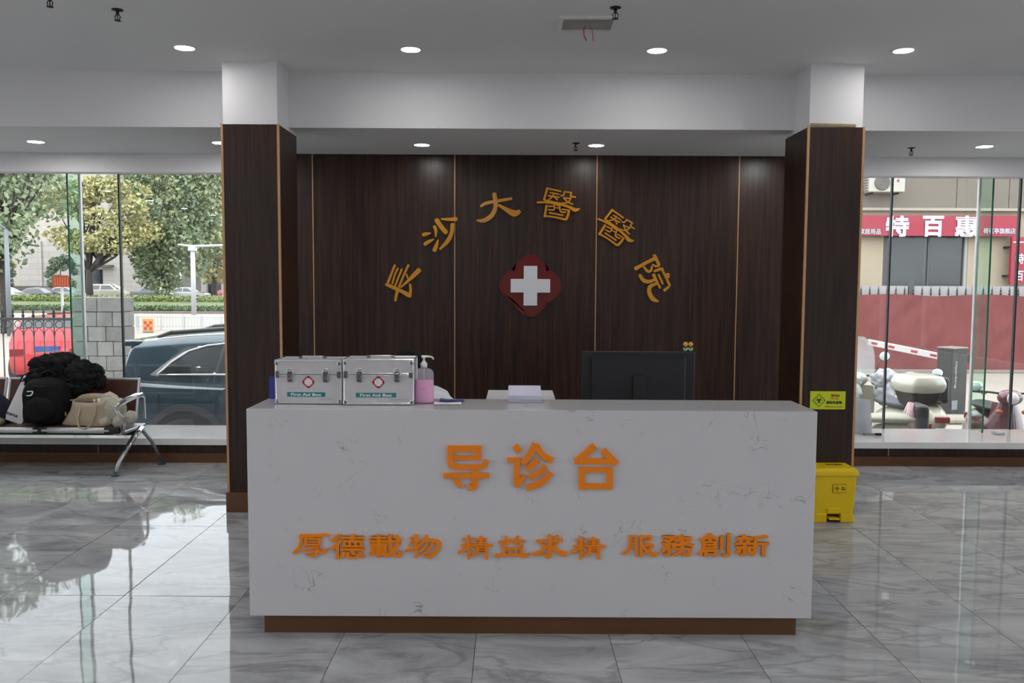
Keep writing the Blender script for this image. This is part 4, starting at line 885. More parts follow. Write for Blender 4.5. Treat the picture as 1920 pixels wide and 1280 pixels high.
# ------------------------------------------------------------------ outdoors
GZ = -0.70
_srgb = srgb
def srgb(r, g, b): return tuple(v * 0.52 for v in _srgb(r, g, b))   # outdoor reflectances, read from an overexposed daylight view
def gmat(name, c, v=.1, s=1.0, c2=None, r=.9): return mat(name, c, r, var=v, vscale=s, col2=c2)
paving = gmat('court_paving', srgb(186, 176, 164), .10, .6)
road_m = gmat('road_concrete', srgb(188, 176, 164), .08, .3)
grass_m = gmat('lawn', srgb(104, 126, 78), .25, .7, srgb(134, 140, 92))
struct(MB().box(-70, 60, -30, 22.6, GZ - .4, GZ).build('pavement', paving), 'pale paved forecourt outside the windows', 'pavement')
struct(MB().box(-140, 60, 22.6, 59, GZ - .4, GZ - .02).build('road', road_m), 'pale concrete road beyond the iron fence', 'road')
struct(MB().box(-140, 60, 66, 140, GZ - .4, GZ + .12).build('street', road_m), 'far street where cars are parked, beyond the hedge', 'road')
bk_ = MB(); bk_.prism([(-140, 0), (0, 0)], 0, 0) if False else None
b = MB().add([(-140, 59, GZ - .3), (-8, 59, GZ - .3), (-8, 59, GZ + .02), (-140, 59, GZ + .02), (-140, 66, .10), (-8, 66, .10), (-8, 66, GZ - .3), (-140, 66, GZ - .3)],
             [(0, 1, 2, 3), (3, 2, 5, 4), (4, 5, 6, 7), (0, 3, 4, 7), (1, 6, 5, 2), (0, 7, 6, 1)])
struct(b.build('verge', grass_m), 'sloping green verge between the road and the far street', 'lawn')
struct(MB().box(-140, -8, 58.6, 59, GZ - .1, GZ + .14).build('kerb', gmat('kerb_stone', srgb(150, 140, 130))), 'stone kerb along the green verge', 'kerb')
_q = Vector((0, 0, 1))
def leaves(name, m, clumps, size, n, parent, kind='stuff', seed=0, flat=.0):
    """clumps: (x, y, z, rx, ry, rz); n leaf cards in all, two triangles each"""
    g_ = np.random.default_rng(seed); cl = np.array(clumps, float); vol = cl[:, 3] * cl[:, 5] + 1e-6
    idx = g_.choice(len(cl), n, p=vol / vol.sum()); d = g_.normal(size=(n, 3)); d /= np.linalg.norm(d, axis=1, keepdims=True)
    r = g_.uniform(0.35, 1, (n, 1)) ** .55; c = cl[idx, :3] + d * r * cl[idx, 3:6]
    a = g_.normal(size=(n, 3)); a /= np.linalg.norm(a, axis=1, keepdims=True); b_ = np.cross(a, g_.normal(size=(n, 3))); b_ /= np.linalg.norm(b_, axis=1, keepdims=True)
    s_ = size * g_.uniform(.6, 1.3, (n, 1)); v = np.stack([c - a * s_, c + b_ * s_ * .55, c + a * s_, c - b_ * s_ * .55], 1).reshape(-1, 3)
    me = bpy.data.meshes.new(name); me.vertices.add(n * 4); me.vertices.foreach_set('co', v.ravel()); me.loops.add(n * 4); me.loops.foreach_set('vertex_index', np.arange(n * 4))
    me.polygons.add(n); me.polygons.foreach_set('loop_start', np.arange(n) * 4); me.polygons.foreach_set('loop_total', np.full(n, 4)); me.update(); me.validate(); me.materials.append(m)
    o = bpy.data.objects.new(name, me); COL.objects.link(o)
    if parent: o.parent = parent
    if kind: o['kind'] = kind
    return o
bark = mat('tree_bark', srgb(84, 76, 70), .9, var=.3, vscale=6)
def leafm(name, c1, c2): return mat(name, tuple(v * .82 for v in c1), .75, col2=tuple(v * .82 for v in c2), vscale=.45, island=.5, spec=.2)
def crown_of(cx, cz, rx, rz, ry, n, seed, base=0.0, squash=.30):
    g_ = random.Random(seed); out = []
    for i in range(n):
        a = g_.uniform(0, 2 * PI); u_ = g_.uniform(-1, 1); rr = math.sqrt(max(0, 1 - u_ * u_)) * g_.uniform(.45, 1); k = g_.uniform(.20, .42)
        out.append((cx + math.cos(a) * rr * rx, math.sin(a) * rr * ry, cz + u_ * rz, rx * k * 1.2, ry * k, rz * k * .9))
    return out
def tree(label, px, Y, zb, trunk_r, fork_z, crown, lm, size, n, seed, nb=7, clumps=None, lean=0.0):
    x = AX(px, 540, Y); t = thing('street_tree', label, 'tree', (x, Y, zb), group='trees along the street')
    g_ = random.Random(seed); mb = MB(); fz = fork_z - zb
    mb.tube([(0, 0, -.1), (lean * .4, 0, fz * .5), (lean, 0, fz)], [trunk_r * 1.25, trunk_r, trunk_r * .9], 8)
    cx, cz, rx, rz, ry = crown; cz -= zb; cx -= x
    cs = crown_of(cx, cz, rx, rz, ry, 44, seed) + (clumps or [])
    for i in range(nb):
        q = cs[g_.randrange(len(cs))] if i > 2 else (cx + (i - 1) * rx * .6, 0, cz, 0, 0, 0)
        e = Vector((q[0], q[1], q[2])); m_ = Vector((lean, 0, fz)).lerp(e, .5) + Vector((g_.uniform(-.3, .3), g_.uniform(-.3, .3), -abs(e.x - lean) * .12))
        mb.tube([(lean, 0, fz - .2), m_, e], [trunk_r * .62, trunk_r * .36, trunk_r * .12], 6)
        for _ in range(3):
            e2 = m_ + Vector((g_.uniform(-.35, .35) * rx, g_.uniform(-.4, .4) * ry, g_.uniform(.3, .9) * rz)); mb.tube([m_, m_.lerp(e2, .5) + Vector((.1, 0, -.1)), e2], [trunk_r * .3, trunk_r * .2, trunk_r * .06], 5)
    mb.build('trunk', bark, t); leaves('foliage', lm, cs, size, n, t, seed=seed); return t
L1 = leafm('leaf_green_dull', _srgb(124, 142, 110), _srgb(150, 164, 126)); L2 = leafm('leaf_yellow_green', _srgb(150, 156, 112), _srgb(186, 176, 120)); L3 = leafm('leaf_deep_green', _srgb(110, 130, 108), _srgb(150, 158, 112)); L4 = leafm('leaf_mixed_autumn', _srgb(138, 150, 112), _srgb(196, 170, 104))  # leaf greens paled and greyed, putting distance haze into the colour
LB = leafm('bush_green', _srgb(112, 128, 110), _srgb(130, 144, 122))
def cxz(px, py, Y): p = at(px, py, Y); return p.x, p.z
x, z = cxz(20, 365, 36); tree('large green street tree at the left edge, its crown filling the window corner', 8, 36, GZ, .17, AZ(8, 490, 36), (x - 1.6, 7.4, 4.9, 4.5, 3), L1, .15, 16000, 3, 9)
x, z = cxz(178, 420, 70); tree('yellow green street tree with bare forked branches, behind the glass fin', 168, 70, .1, .26, AZ(172, 505, 70), (x, z + .6, 4.7, 2.9, 3), L2, .19, 8500, 5, 14)
x, z = cxz(318, 420, 76); tree('tall dark street tree behind the lamp post', 308, 76, 0, .22, AZ(308, 490, 76), (x + .2, z + 3.4, 4.6, 8.6, 4), L3, .22, 20000, 8, 8)
x, z = cxz(395, 410, 90); tree('autumn tinted street tree beside the left pillar, behind the lamp arm', 402, 90, 0, .25, AZ(400, 470, 90), (x + 1.5, z + 2.2, 6.0, 7.2, 4), L4, .26, 16000, 12, 8)
x, z = cxz(272, 360, 98); tree('narrow leafy street tree at the far corner of the beige building', 290, 98, 0, .2, AZ(290, 470, 98), (x + 1.2, z + 2.0, 3.2, 9.0, 3), L3, .26, 10000, 15, 6)
def bush(label, px0, px1, py0, py1, Y, m, n, seed, size=.16, name='bush', grp='clipped bushes before the beige building'):
    x0, z1 = cxz(px0, py0, Y); x1, z0 = cxz(px1, py1, Y); t = thing(name, label, 'bush', ((x0 + x1) / 2, Y, GZ), group=grp)
    rx = (x1 - x0) / 2; rz = (z1 - z0) / 2; zc = (z0 + z1) / 2 - GZ
    cs = crown_of(0, zc, rx * .8, rz * .8, rx * .7, 16, seed); MB().tube([(0, 0, 0), (0, 0, zc)], [.09, .05], 6).build('stem', bark, t); leaves('foliage', m, cs, size, n, t, seed=seed); return t
bush('round dark bush between the left tree and the red road sign', 76, 150, 470, 545, 96, LB, 5000, 21)
bush('dark bush at the left edge below the big tree crown', -30, 38, 478, 548, 96, LB, 5000, 22)
bush('dark bush below the tall tree, beside the low grey building', 262, 345, 480, 560, 98, LB, 6000, 23)
# hedges
hd = thing('hedge', 'long clipped hedge along the top of the verge, before the parked cars', 'hedge', (0, 0, 0)); hl2 = leafm('hedge_green', _srgb(112, 134, 84), _srgb(150, 156, 92)); hl1 = leafm('hedge_dark', _srgb(78, 98, 72), _srgb(96, 114, 80))
cs = [(-64 + i * .8, 65.2, .16, .62, .6, .32) for i in range(66)]; leaves('foliage', hl2, cs, .10, 16000, hd, seed=31)
cs = [(-60 + i * .7, 59.9, GZ + .30, .50, .5, .26) for i in range(62)]
hd2 = thing('hedge', 'low dark hedge running along the kerb of the verge', 'hedge', (0, 0, 0)); leaves('foliage', hl1, cs, .08, 14000, hd2, seed=32)

# buildings
def brickmat(name, c1, c2, w, h, mortar=.012, rot=True):
    m = bpy.data.materials.new(name); m.use_nodes = True; n = m.node_tree; b = n.nodes['Principled BSDF']; b.inputs['Roughness'].default_value = .85
    t = n.nodes.new('ShaderNodeTexCoord'); mp = n.nodes.new('ShaderNodeMapping'); mp.inputs['Rotation'].default_value = (R(90), 0, 0)
    br = n.nodes.new('ShaderNodeTexBrick'); br.inputs['Scale'].default_value = 1; br.inputs['Brick Width'].default_value = w; br.inputs['Row Height'].default_value = h; br.inputs['Mortar Size'].default_value = mortar
    br.inputs['Color1'].default_value = (*c1, 1); br.inputs['Color2'].default_value = (*c2, 1); br.inputs['Mortar'].default_value = (*[v * .7 for v in c1], 1)
    n.links.new(t.outputs['Object'], mp.inputs[0]); n.links.new(mp.outputs[0], br.inputs['Vector']); n.links.new(br.outputs[0], b.inputs['Base Color']); return m
clad = brickmat('beige_stone_cladding', srgb(224, 214, 202), srgb(214, 205, 193), 1.2, .6); wing = brickmat('pale_banded_cladding', srgb(214, 207, 200), srgb(202, 196, 189), 2.4, .75, .03)
grn = mat('green_tinted_glass', srgb(70, 120, 108), .15, var=.3, vscale=.3); dkw = mat('dark_window_glass', srgb(48, 60, 66), .12, var=.3, vscale=.6); fr_w = mat('pale_window_frame', srgb(190, 196, 190), .5)
YB2 = 110
bx = AX(-420, 500, YB2); bx2 = AX(258, 500, YB2)
bd = thing('office_building', 'tall beige stone clad building with green windows across the street', 'building', (bx2, YB2, GZ)); Wd = bx2 - bx
MB().box(-Wd, 0, 0, 14, 0, 31).build('wall', clad, bd)
MB().box(-Wd - .3, .3, -.5, 14, 31, 32).build('cornice', wing, bd)
for pxp in (212, 248): xx = AX(pxp, 400, YB2) - bx2; MB().box(xx - .35, xx + .35, -.35, .02, 6, 31).build('pilaster', gmat('rosy_stone', srgb(186, 170, 162)), bd)
def bwin(x, z, w, h, par, split=True):
    f = MB().box(x - w / 2 - .1, x + w / 2 + .1, -.12, .05, z - h / 2 - .1, z + h / 2 + .1).build('window', fr_w, par)
    MB().box(x - w / 2, x + w / 2, -.15, -.10, z + h * .12, z + h / 2).build('pane', grn, f)
    for s1 in (-1, 1): MB().box(*sorted((x + s1 * w * .5, x + s1 * .04)), -.15, -.10, z - h / 2, z + h * .08).build('pane', dkw, f)
for (pa, pb_) in ((230, 362), (141, 352)):
    xx, zz = cxz(pa, pb_, YB2); bwin(xx - bx2, zz - GZ, 1.25, 2.1, bd)
for zz in (19.0, 23.5, 28.0):
    for k in range(7): bwin(-3.2 - k * 5.2, zz, 1.6, 2.4, bd)
xx, zz = cxz(87, 339, YB2 - .3); MB().box(xx - bx2 - .28, xx - bx2 + .28, -.5, 0, zz - GZ - .35, zz - GZ + .35).build('wall_lamp', M['dark_metal'], bd)
# podium with door
px0_, px1_ = AX(30, 500, YB2 - 2), AX(262, 500, YB2 - 2); zt = AZ(150, 452, YB2 - 2) - GZ
for (a, b_) in ((34, 78), (78, 155), (192, 262)):
    MB().box(AX(a, 500, 108) - bx2 + .02, AX(b_, 500, 108) - bx2 - .02, -2 + (.25 if a == 78 else 0), .0, 0, zt).build('podium_wall', wing, bd)
MB().box(AX(155, 500, 108) - bx2, AX(192, 500, 108) - bx2, -1.6, 0, AZ(170, 505, 108) - GZ, zt).build('podium_wall', wing, bd)
MB().box(AX(150, 500, 108) - bx2, AX(214, 500, 108) - bx2, -3.2, -2, AZ(170, 500, 107) - GZ, AZ(170, 496, 107) - GZ).build('canopy', gmat('canopy_stone', srgb(120, 118, 116)), bd)
MB().box(AX(155, 500, 108) - bx2, AX(192, 500, 108) - bx2, -1.5, -1.4, 0, AZ(170, 505, 108) - GZ).build('doorway', dkw, bd)
MB().box(AX(-40, 540, 104) - bx2, AX(140, 540, 104) - bx2, -6, -5.6, 0, AZ(60, 536, 104) - GZ).build('plinth_wall', gmat('dark_plinth', srgb(112, 104, 102)), bd)
x0_, x1_ = AX(340, 500, 112), AX(700, 500, 112)
b2 = thing('annex_building', 'low grey building with pillars and dark doorway beside the tall tree', 'building', (x0_, 112, GZ)); w2 = x1_ - x0_; h2 = AZ(380, 457, 112) - GZ
MB().box(0, w2, 0, 8, 0, h2 * .88).build('wall', gmat('grey_render', srgb(164, 160, 156)), b2); MB().box(-.8, w2, -1.6, 8, AZ(380, 483, 112) - GZ, h2).build('roof_slab', wing, b2)
for pxp in (382, 420, 462, 505): xx = AX(pxp, 500, 111) - x0_; MB().box(xx - .35, xx + .35, -1.2, -.5, 0, AZ(380, 483, 112) - GZ).build('pillar', wing, b2)
for (a, b_) in ((389, 416), (425, 455)): MB().box(AX(a, 500, 112) - x0_, AX(b_, 500, 112) - x0_, -.15, 0, 0, AZ(400, 488, 112) - GZ).build('doorway', mat('dark_glazing', srgb(56, 60, 68), .2), b2)

# street furniture
gry = mat('galvanised_grey', srgb(150, 158, 166), .5, .2); wht = mat('white_pole_paint', srgb(222, 226, 228), .4)
def pole(px, py0, py1, Y, r, m, label, name='lamp_post', cat='lamp post'):
    p0 = at(px, py0, Y); t = thing(name, label, cat, (p0.x, Y, GZ)); MB().tube([(0, 0, 0), (0, 0, p0.z - GZ)], [r * 1.2, r], 10).build('post', m, t); return t, p0.z - GZ
t, h = pole(361, 461, 570, 57, .14, wht, 'white lamp post with a long arm reaching right, beyond the road railing')
MB().tube([(-1.0, 0, h + .10), (0, 0, h - .02), (3.2, 0, h + .1), (6.0, 0, h + .12)], [.05, .09, .07, .05], 8).build('arm', wht, t)
MB().box(-.25, .25, -.2, .2, h - .35, h - .05, bev=.03).build('bracket', wht, t); MB().box(2.9, 3.7, -.12, .12, h + .05, h + .16, bev=.02).build('lamp_head', wht, t)
t, h = pole(11, 430, 580, 34, .085, gry, 'slim grey pole before the left tree, rising behind the iron fence'); MB().tube([(0, 0, h), (-.5, 0, h + .4), (-1.3, 0, h + .5)], .05, 8).build('arm', gry, t); MB().box(-1.7, -1.2, -.1, .1, h + .44, h + .54, bev=.02).build('lamp_head', gry, t)
t, h = pole(116, 538, 590, 40, .06, wht, 'small red sign with yellow rays on a pale pole behind the iron fence', 'street_sign', 'sign')
rs = mat('sign_red', srgb(214, 62, 48), .5); MB().prism([(-.42, 0), (.42, 0), (.50, .30), (.34, .56), (-.34, .56), (-.46, .30)], -.04, .04).build('sign_board', rs, t, loc=(0, 0, h))
for k in range(6): MB().box(-.31 + k * .12, -.27 + k * .12, -.055, -.04, h + .06, h + .48).build('stripe', mat('sign_yellow', srgb(220, 150, 60), .5), t)
# white road railing with individual bars
rl = thing('road_railing', 'white metal railing along the road, seen above the parked suv', 'railing', (0, 39, GZ)); ra0, ra1 = AX(255, 600, 39), AX(440, 600, 39); hr = AZ(330, 593, 39) - GZ
wr_ = mat('railing_white', srgb(214, 216, 220), .5)
for zz in (.12, hr - .05): MB().box(ra0, ra1, -.02, .02, zz, zz + .04).build('rail', wr_, rl)
nbar = int((ra1 - ra0) / .145); bar = MB().box(-.016, .016, -.015, .015, .1, hr).build('bar', wr_, rl, loc=(ra0, 0, 0))
for i in range(1, nbar + 1): o = bar.copy(); COL.objects.link(o); o.location = (ra0 + i * .145, 0, 0)
for pxp in (258, 302, 345, 378, 415): MB().box(-.035, .035, -.035, .035, 0, hr + .06).build('post', wr_, rl, loc=(AX(pxp, 600, 39) , 0, 0))
p = at(278, 619, 37); ob = thing('warning_board', 'small orange board with a red chequered mark before the white railing', 'board', (p.x, 37, GZ)); z1 = AZ(278, 597, 37) - GZ
MB().box(-.24, .24, -.03, .03, z1 - .62, z1, bev=.02).build('board', mat('orange_board', srgb(238, 170, 80), .5), ob); MB().box(-.2, .2, -.15, .15, 0, .05).build('base', gry, ob); MB().box(-.03, .03, -.02, .02, .05, z1 - .6).build('post', gry, ob)
for i in range(3):
    for j in range(3):
        if (i + j) % 2 == 0: MB().box(-.17 + i * .12, -.06 + i * .12, -.045, -.03, z1 - .5 + j * .13, z1 - .38 + j * .13).build('square', mat('board_red', srgb(215, 60, 80), .5), ob)

# iron fence + stone gatepost
YF = 14.0; s14 = AX(1000, 600, YF) - AX(999, 600, YF)
iron = mat('black_iron', (0.02, 0.022, 0.022), .5, .3)
fn = thing('iron_fence', 'black iron picket fence with spear tips and ring scrollwork, left of the stone gatepost', 'fence', (0, YF, GZ))
fx1 = AX(134, 620, YF); zrail = AZ(70, 598, YF) - GZ; ztip = AZ(70, 574, YF) - GZ; zr2 = AZ(70, 621, YF) - GZ
pk = MB().cyl((0, 0, .05), (0, 0, zrail + .03), .011, n=6).lathe([(.008, zrail + .02), (.028, zrail + .055), (.010, zrail + .09), (.022, zrail + .11), (.002, ztip + .02)], 8).build('picket', iron, fn, loc=(AX(5, 600, YF), 0, 0))
sp_ = (AX(125, 600, YF) - AX(5, 600, YF)) / 6.25
nl = 0
for i in range(-14, 7):
    if i == 0: continue
    o = pk.copy(); COL.objects.link(o); o.location = (AX(5, 600, YF) + i * sp_, 0, 0)
xl = AX(5, 600, YF) - 14 * sp_
for zz in (zrail, .14): MB().box(xl - .1, fx1, -.016, .016, zz - .022, zz + .022).build('rail', iron, fn)
rg = MB().tube([(math.cos(2 * PI * k / 16) * .060, 0, math.sin(2 * PI * k / 16) * .060) for k in range(17)], .0075, 6, cap=False).build('ring', iron, fn, loc=(xl + sp_ / 2, 0, zrail - .09))
arcp = [(-sp_ / 2, 0, -.13), (-sp_ * .42, 0, -.02), (0, 0, .06), (sp_ * .42, 0, -.02), (sp_ / 2, 0, -.13)]
ac = MB().tube(arcp, .0075, 6).build('scroll', iron, fn, loc=(xl + sp_ / 2, 0, zrail - .20))
for i in range(1, 20):
    for q, dz in ((rg, -.09), (ac, -.20)): o = q.copy(); COL.objects.link(o); o.location = (xl + sp_ * (i + .5), 0, zrail + dz)
gp = thing('stone_gatepost', 'broad grey stone block gatepost between the iron fence and the blue suv', 'gatepost', (0, YF, GZ))
gx0, gx1 = AX(136, 620, YF), AX(230, 620, YF); zt = AZ(190, 557, YF) - GZ
stm = mat('grey_granite', srgb(150, 150, 146), .9, var=.22, vscale=5, rnd=.12, bump=.5, bscale=14); st2 = mat('granite_joint', srgb(104, 96, 86), .95)
MB().box(gx0 + .03, gx1 - .03, .03, .43, 0, zt - .02).build('core', st2, gp)
nrow = 8; rh = zt / nrow
for r_ in range(nrow):
    cuts = [gx0] + ([gx0 + (gx1 - gx0) * f for f in ((.30, .66) if r_ % 2 else (.48, .80))] if r_ < nrow - 1 else [gx0 + (gx1 - gx0) * .5]) + [gx1]
    for a, b_ in zip(cuts[:-1], cuts[1:]):
        j = random.uniform(-.008, .008); MB().box(a + .005, b_ - .005, j, .46 + j, r_ * rh + .004, (r_ + 1) * rh - .004, bev=.008).build('stone', stm, gp)

# ------------------------------------------------------------------ cars
tyre = mat('tyre_rubber', (.02, .02, .02), .8); chrome = mat('chrome_trim', (.75, .76, .78), .12, 1.0); rim_m = mat('alloy_rim', (.45, .46, .48), .3, .8)
cgl = mat('car_glass', (.018, .024, .026), .05, spec=.8); redl = mat('tail_light_red', srgb(150, 20, 24), .2)
def car(name, label, loc, rz, L, Wc, H, paint, belt, roof, low=.22, chrome_trim=False, rails=False, group=None, wheel_r=.34, arch=True, wx=(.19, .81), detail=True, cat='car', tumble=.30):
    """roof: list of (x, z) along the top outline, rear at 0; belt: list of (x, z) for the window base"""
    t = thing(name, label, cat, loc, rz, group); hw_ = Wc / 2
    def lerp(tab, x):
        for (a, za), (b_, zb_) in zip(tab[:-1], tab[1:]):
            if x <= b_: return za + (zb_ - za) * max(0, min(1, (x - a) / max(1e-6, b_ - a)))
        return tab[-1][1]
    def plan(x): u_ = abs(x / L - .5) * 2; return hw_ * (1 - .16 * u_ ** 5)
    def wy(x, z):
        bz_ = lerp(belt, x); w_ = plan(x)
        if z > bz_: w_ *= 1 - tumble * ((z - bz_) / max(.05, H - bz_)) ** 1.25
        elif z < .55: w_ *= 1 - .08 * ((.55 - z) / .4) ** 2
        return w_
    xs = sorted(set([0, .02, .06] + [L * i / 40 for i in range(1, 40)] + [L - .06, L - .02, L] + [a for a, _ in roof])); rings = []
    for x in xs:
        zt_ = lerp(roof, x); bz_ = min(lerp(belt, x), zt_ - .04); zs_ = [low, low + .06, .45, (.45 + bz_) / 2, bz_ - .06, bz_, bz_ + (zt_ - bz_) * .35, bz_ + (zt_ - bz_) * .72, zt_ - (zt_ - bz_) * .06]
        pr_s = [(0, low), (wy(x, low) * .96, low)] + [(wy(x, z), z) for z in zs_[1:]] + [(wy(x, zt_) * .80, zt_ - .004), (wy(x, zt_) * .4, zt_ + .012), (0, zt_ + .016)]
        rings.append([(x, -y, z) for y, z in pr_s] + [(x, y, z) for y, z in reversed(pr_s[1:-1])])
    n_ = len(rings[0]); vs_ = [v for r_ in rings for v in r_]; fs_ = []
    for i in range(len(rings) - 1):
        for k in range(n_): fs_.append((i * n_ + k, i * n_ + (k + 1) % n_, (i + 1) * n_ + (k + 1) % n_, (i + 1) * n_ + k))
    fs_ += [tuple(range(n_)), tuple(reversed([(len(rings) - 1) * n_ + k for k in range(n_)]))]
    MB().add(vs_, fs_, True).build('car_body', paint, t)
    def panel(poly, off, nm, m_, side=-1, par=None, th=.006):
        b = bmesh.new(); vv = [b.verts.new((x, 0, z)) for x, z in poly]; f = b.faces.new(vv); bmesh.ops.triangulate(b, faces=[f])
        for _ in range(3): bmesh.ops.subdivide_edges(b, edges=list(b.edges), cuts=1, use_grid_fill=False); bmesh.ops.triangulate(b, faces=list(b.faces))
        for v in b.verts: v.co.y = side * (wy(v.co.x, v.co.z) + off)
        return MB().bm(b, True).build(nm, m_, par or t)
    def strip(pts, w_, off, nm, m_, side=-1):
        mb = MB(); mb.tube([(x, side * (wy(x, z) + off), z) for x, z in pts], w_, 6); return mb.build(nm, m_, t)
    # glass outline from belt and roof
    return t, panel, strip, wy, lerp, plan
def wheels(t, L, Wc, r, wx, hw_=None):
    for x in (L * wx[0], L * wx[1]):
        for s1 in (-1, 1):
            w = MB().lathe([(r * .62, -.11), (r * .93, -.11), (r, -.07), (r, .07), (r * .93, .11), (r * .62, .11)], 28); o = w.build('wheel', tyre, t, loc=(x, s1 * (Wc / 2 - .12), r)); o.rotation_euler = (PI / 2, 0, 0)
            rmb = MB().lathe([(.0001, s1 * .07), (r * .2, s1 * .075), (r * .58, s1 * .03), (r * .62, s1 * .09), (r * .64, s1 * .09), (r * .64, -s1 * .02), (.0001, -s1 * .02)], 20); rmb.build('rim', rim_m, o)
def simple_windows(t, panel, belt_z, roof_z, x_rear, x_front, paint_, L, H, plan, wy, rake=.35, mid=(.42, .66), low_rear=False):
    for s1 in (-1, 1):
        m1 = x_rear + (x_front - x_rear) * .46
        panel([(x_rear, belt_z + .03), (m1 - .04, belt_z + .02), (m1 - .04, roof_z - .09), (x_rear + rake, roof_z - .10)], .006, 'side_window', cgl, s1)
        panel([(m1 + .04, belt_z + .02), (x_front, belt_z + .02), (x_front - rake * 1.3, roof_z - .10), (m1 + .04, roof_z - .09)], .006, 'side_window', cgl, s1)
def screens(t, pts, nm, wy):
    (xa, za), (xb, zb_) = pts; mb = MB(); vs_ = []
    for x, z in ((xa, za), (xb, zb_)):
        for y in (-.86, -.4, 0, .4, .86): vs_.append((x, wy(x, z) * y, z + .012 + (.012 if abs(y) < .5 else 0)))
    fs_ = [(k, k + 1, k + 6, k + 5) for k in range(4)]; mb.add(vs_ + [(v[0], v[1], v[2] - .01) for v in vs_], fs_ + [tuple(q + 10 for q in reversed(f)) for f in fs_]); mb.build(nm, cgl, t)

# --- the big dark teal suv by the window
suvp = mat('suv_teal_paint', srgb(62, 88, 102), .28, .35, coat=1.0)
sb = [(0, 1.20), (5, 1.18)]; sr = [(0, 1.0), (.01, 1.20), (.03, 1.36), (.055, 1.48), (.08, 1.56), (.11, 1.60), (.7, 1.665), (1.3, 1.70), (2.2, 1.715), (3.0, 1.66), (3.9, 1.20), (4.8, 1.02), (4.9, .6)]
Ls, Ws = 4.9, 1.95; DS = 9.35
xs_ = AX(216, 700, DS)
suv, panel, strip, wy, lerp, plan = car('suv', 'large dark teal suv parked close outside the left window', (xs_ + .02, DS + Ws / 2, GZ), 0, Ls, Ws, 1.74, suvp, sb, sr, low=.24, tumble=.17)
wheels(suv, Ls, Ws, .37, (.155, .79))
for s1 in (-1, 1):
    q = [(.46, 1.235), (.62, 1.36), (.80, 1.475), (1.0, 1.535), (1.35, 1.575), (1.62, 1.59), (1.62, 1.245), (.9, 1.238)]
    panel(q, .006, 'side_window', cgl, s1); panel([(1.66, 1.245), (1.66, 1.59), (2.6, 1.585), (2.75, 1.255)], .006, 'side_window', cgl, s1)
    panel([(2.82, 1.255), (2.68, 1.575), (3.0, 1.50), (3.55, 1.26)], .006, 'side_window', cgl, s1)
    strip([(.44, 1.225), (.60, 1.365), (.79, 1.49), (1.0, 1.552), (1.35, 1.592), (2.6, 1.602), (3.0, 1.52)], .013, .006, 'chrome_trim', chrome, s1)
    strip([(.44, 1.222), (.9, 1.226), (1.64, 1.232), (2.75, 1.242), (3.6, 1.25)], .011, .006, 'chrome_trim', chrome, s1)
    panel([(.34, 1.215), (.44, 1.20), (.62, 1.37), (.80, 1.49), (.74, 1.49), (.56, 1.38)], .003, 'pillar_trim', rim_m, s1)
    q = [(xs_ * 0 + .755 + math.cos(a) * rr, .37 + math.sin(a) * rr) for rr, sgn in ((.52, 1),) for a in [PI * k / 14 for k in range(15)]]
    inn = [(.755 + math.cos(a) * .44, .37 + math.sin(a) * .44) for a in [PI * k / 14 for k in range(15)]]
    mb = MB(); vs_ = []
    for (xa, za), (xb, zb_) in zip(q, inn): vs_ += [(xa, s1 * (wy(xa, za) + .008), za), (xb, s1 * (wy(xb, zb_) + .014), zb_)]
    mb.add(vs_, [(2 * k, 2 * k + 2, 2 * k + 3, 2 * k + 1) for k in range(14)]); mb.build('wheel_arch_trim', mat('arch_plastic', (.03, .035, .04), .6), suv)
    mb = MB(); vs_ = [(.755, s1 * (Ws / 2 - .02), .37)] + [(x, s1 * (wy(x, z) + .010), z) for x, z in inn]; mb.add(vs_, [(0, k, k + 1) for k in range(1, 15)]); mb.build('wheel_well', M['black'], suv)
    for o in suv.children:
        pass
    panel([(.06, 1.13), (.06, 1.08), (1.2, 1.055), (1.24, 1.075)], .012, 'shoulder_sheen', mat('sky_reflecting_strip', (.55, .6, .66), .12, .9), s1)  # pale metallic strip stands in for sky reflected along the shoulder
    strip([(.78, 1.545 - .0), (.95, 1.60)], .001, .0, 'seam', M['joint'], s1)
    strip([(1.52, .60), (1.50, 1.0), (1.62, 1.20), (1.70, 1.58)], .004, .002, 'door_seam', M['joint'], s1)
    strip([(.44, .82), (.44, 1.0), (.62, 1.01), (.64, .83), (.44, .82)], .003, .002, 'fuel_flap_seam', M['joint'], s1)
    MB().tube([(.36, s1 * .70, 1.64), (.52, s1 * .71, 1.69), (1.4, s1 * .72, 1.755), (2.6, s1 * .72, 1.765), (2.9, s1 * .70, 1.70)], [.018, .026, .026, .026, .018], 8).build('roof_rail', M['black'], suv)
MB().box(-.02, .24, -.78, .80, 1.53, 1.60, bev=.02, seg=3).build('spoiler', suvp, suv)
screens(suv, ((.012, 1.22), (.085, 1.50)), 'rear_window', wy)
MB().box(-.01, .05, -.80, -.45, .86, 1.05, bev=.02).build('tail_light', redl, suv); MB().box(-.01, .05, .45, .80, .86, 1.05, bev=.02).build('tail_light', redl, suv)

